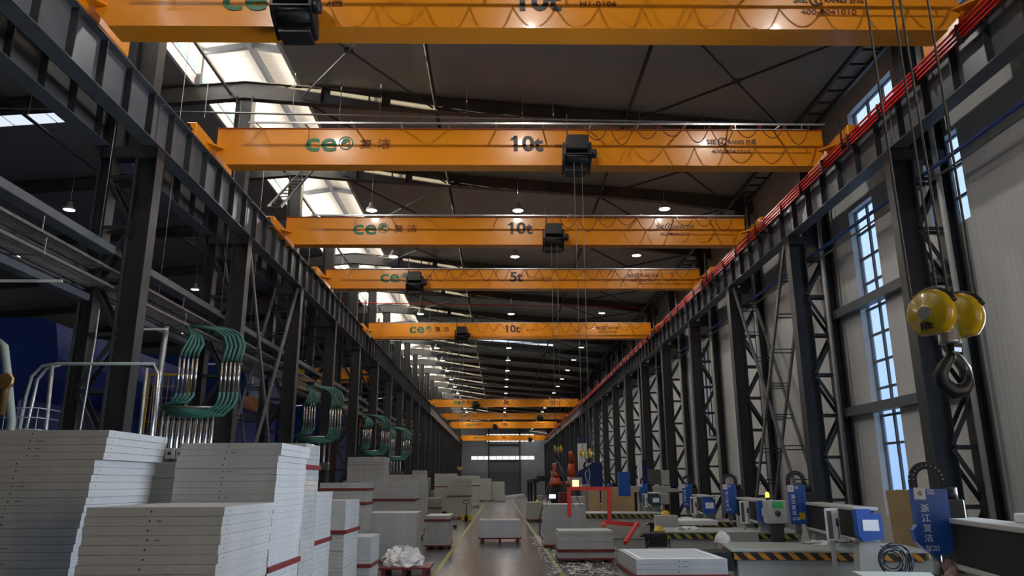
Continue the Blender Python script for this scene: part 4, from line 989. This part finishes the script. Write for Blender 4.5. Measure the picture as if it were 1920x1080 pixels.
# bent clear pipes, valve and basket at the left edge
def lp(pts, Y, r_, mt, lab, nm='bent_pipe'): return pipe([(lambda q: (q.x-.02, q.y, 0))(at(*(pts[-1] if pts[-1][1] > pts[0][1] else pts[0]), Y=Y))][:0 if pts[-1][1] > pts[0][1] else 1]+[tuple(at(a, b_, Y=Y)) for a, b_ in pts]+[(lambda q: (q.x, q.y, 0))(at(*pts[-1], Y=Y))][:1 if pts[-1][1] > pts[0][1] else 0], r_, mt, lab, nm, 'pipe', 10)
YL = 13.0
lp([(38, 800), (48, 745), (60, 705), (80, 686), (110, 682), (290, 682)], YL, .028, 'hose', 'grey-green bent pipe rising at the far left and running right')
lp([(50, 800), (62, 750), (70, 712), (88, 690), (112, 684)], YL+.2, .03, 'galv', 'polished bent pipe beside the grey-green one')
lp([(85, 812), (98, 686)], YL, .035, 'galv', 'upright pipe carrying the horizontal handrail pipe')
lp([(150, 806), (178, 640), (186, 580)], YL+1.6, .02, 'galv', 'slim white upright pipe behind the first left column')
lp([(-5, 640), (8, 650), (14, 700), (22, 790)], YL-1.5, .06, 'hose', 'thick clear hose curving down at the very left edge')
lp([(262, 812), (275, 690)], YL+3.2, .04, 'galv', 'upright pale pipe right of the first left column')
lp([(285, 812), (296, 700), (288, 686), (262, 682)], YL+3.4, .05, 'chrome', 'polished pipe with a bright glint right of the first left column')
lp([(300, 700), (312, 612)], YL+5.0, .07, 'galv', 'spiral duct rising towards the trays')
p = at(12, 716, Y=YL-1.6); t_ = thing('pipe_valve', 'brass-coloured valve with a round handwheel at the left edge', 'valve', tuple(p)); obj('valve_body', MB().lathe([(.05, -.5), (.06, -.1), (.10, -.05), (.10, .05), (.06, .1)], n=14), 'brass', t_); obj('valve_wheel', MB().lathe([(.10, -.12), (.13, -.10), (.10, -.08), (.04, -.1), (0, -.06)], (.05, 0, 0), 'y', 16), 'brass', t_)
p0, p1 = at(0, 765, Y=YL-1), at(66, 805, Y=YL-1); b = MB()
for k in range(8): x = p0.x-.3+(p1.x-p0.x+.3)*k/7; b.tube([(x, YL-1, p0.z), (x, YL-1, 0 if k in (0, 7) else p1.z-.2)], .008, 5)
for z in (p0.z, p0.z-.15, p1.z): b.tube([(p0.x-.3, YL-1, z), (p1.x, YL-1, z), (p1.x, YL-.4, z)], .009, 5)
tag(obj('wire_basket', b, 'galv'), 'wire guard basket at the left edge above the tall stack', 'basket')
# blue press bodies in the left hall
t_ = thing('filter_press_housing', 'big deep blue sheet-metal housing in the left hall, nearest', 'housing', (-14.2, 19.5, 0))
obj('housing_shell', MB().prism([(-6, 4.5), (-5.4, 4.2), (1.5, 4.3), (2.2, 4.9), (2.6, 5.4), (2.4, 6.35), (2.0, 6.5), (-6, 6.6)], 0, 9, 'y'), 'bluedk', t_)
obj('housing_body', MB().bbox(-5, 1.6, .3, 8.5, .8, 4.5, .05), 'bluedk', t_); obj('housing_base', MB().box(-4.6, 1.2, .6, 8, 0, .8), 'black', t_)
t_ = thing('filter_press_housing', 'second deep blue housing in the left hall, seen behind the first left column', 'housing', (-12.2, 29.5, 0))
obj('housing_shell', MB().prism([(-5, 5.2), (1.6, 5.0), (2.3, 5.6), (1.9, 7.0), (-5, 7.4)], 0, 6, 'y'), 'bluedk', t_); obj('housing_body', MB().bbox(-4.5, 1.8, .3, 5.6, 0, 5.2, .05), 'bluedk', t_)
t_ = thing('filter_press_housing', 'third deep blue housing behind the teal hoses', 'housing', (-12.6, 40, 0))
obj('housing_shell', MB().bbox(-4, 3.2, 0, 8, 2.0, 6.2, .1), 'bluedk', t_); obj('housing_base', MB().box(-3.6, 2.8, .3, 7.6, 0, 2.0), 'black', t_)
for i, (x, y, w, d, h) in enumerate([(-13, 54, 7, 8, 4.2), (-14, 68, 8, 9, 5.5), (-13, 84, 7, 9, 4.5), (-24, 30, 6, 14, 6.0), (-25, 52, 6, 18, 6.5), (-24, 78, 7, 22, 6.5), (-15, 102, 10, 12, 6)]):
    boxt('machine_housing', 'dark machine housing in the dim left hall, %s from the camera' % nth(i), 'machine', x-w/2, x+w/2, y, y+d, 0, h, 'bluedk' if i % 2 else 'black', .05)
# yellow mesh fences and lamp-lit bay in the left hall
def fence(x0, x1, y, z0, z1, mt, label):
    t_ = thing('mesh_fence', label, 'fence', ((x0+x1)/2, y, z0)); b = MB(); w = (x1-x0)/2; h = z1-z0
    n = int((x1-x0)/.14)
    for k in range(n+1): b.bar((-w+2*w*k/n, 0, 0), (-w+2*w*k/n, 0, h), .014)
    for k in range(int(h/.35)+1): b.bar((-w, 0, .35*k), (w, 0, .35*k), .016)
    obj('mesh_panel', b, mt, t_); b = MB()
    for x in (-w, w): b.bar((x, 0, -z0), (x, 0, h), .07)
    b.bar((-w, 0, 0), (w, 0, 0), .06); b.bar((-w, 0, h), (w, 0, h), .06); obj('fence_frame', b, mt, t_)
fence(-10.6, -9.4, 22.5, 2.6, 5.4, 'yellow', 'yellow mesh fence right of the first left column')
fence(-10.1, -8.9, 34.9, 2.2, 3.9, 'yellow', 'yellow mesh fence lit by amber work lights in the left hall')
for i, (x, y, z, w) in enumerate([(-9.9, 35.9, 3.2, .35), (-9.5, 35.9, 3.0, .3), (-9.1, 36.2, 2.9, .3)]):
    o = boxt('work_light', 'amber lit panel behind the yellow mesh fence, %s from the left' % nth(i), 'light', x-w/2, x+w/2, y, y+.1, z, z+.55, 'amber'); 
    obj('light_stand', MB().box(-.03, .03, .02, .08, -z, 0), 'steel', o)
t_ = thing('vertical_tube_light', 'tall thin glowing light tube between the left columns', 'light', (-8.9, 28, 0)); obj('glowing_tube', MB().tube([(0, -.1, 4.0), (0, -.1, 6.0)], .03, 8), 'tube', t_); obj('light_mast', MB().tube([(0, 0, 0), (0, 0, 6.4)], .05, 8), 'galv', t_)
# ladder platform by the roof on the left (above the third crane)
b = MB()
for x in (-7.3, -6.9): b.bar((x, 22.0, 10.6), (x, 25.5, 13.4), .06)
for k in range(12): f = k/12; b.bar((-7.3, 22+3.5*f, 10.6+2.8*f), (-6.9, 22+3.5*f, 10.6+2.8*f), .03)
tag(obj('access_ladder', b, 'steel'), 'dark access ladder rising from the left runway to the roof', 'ladder')
# sprinkler and lighting pipes under the roof, crossing the hall
for i, y in enumerate((20.2, 32.4, 44.4, 57)):
    z = 12.75; b = MB(); b.tube([(-16, y, z+.3), (9, y, z-.15)], .03, 6)
    for k in range(9): x = -14+2.6*k; b.bar((x, y, z), (x, y, roofz(x)-.1), .015)
    tag(obj('sprinkler_pipe', b, 'galv' if i != 2 else 'redbar'), '%s pipe hung below the roof across the hall, %s from the camera' % ('red' if i == 2 else 'pale thin', nth(i)), 'pipe', 'pipes across the hall roof')
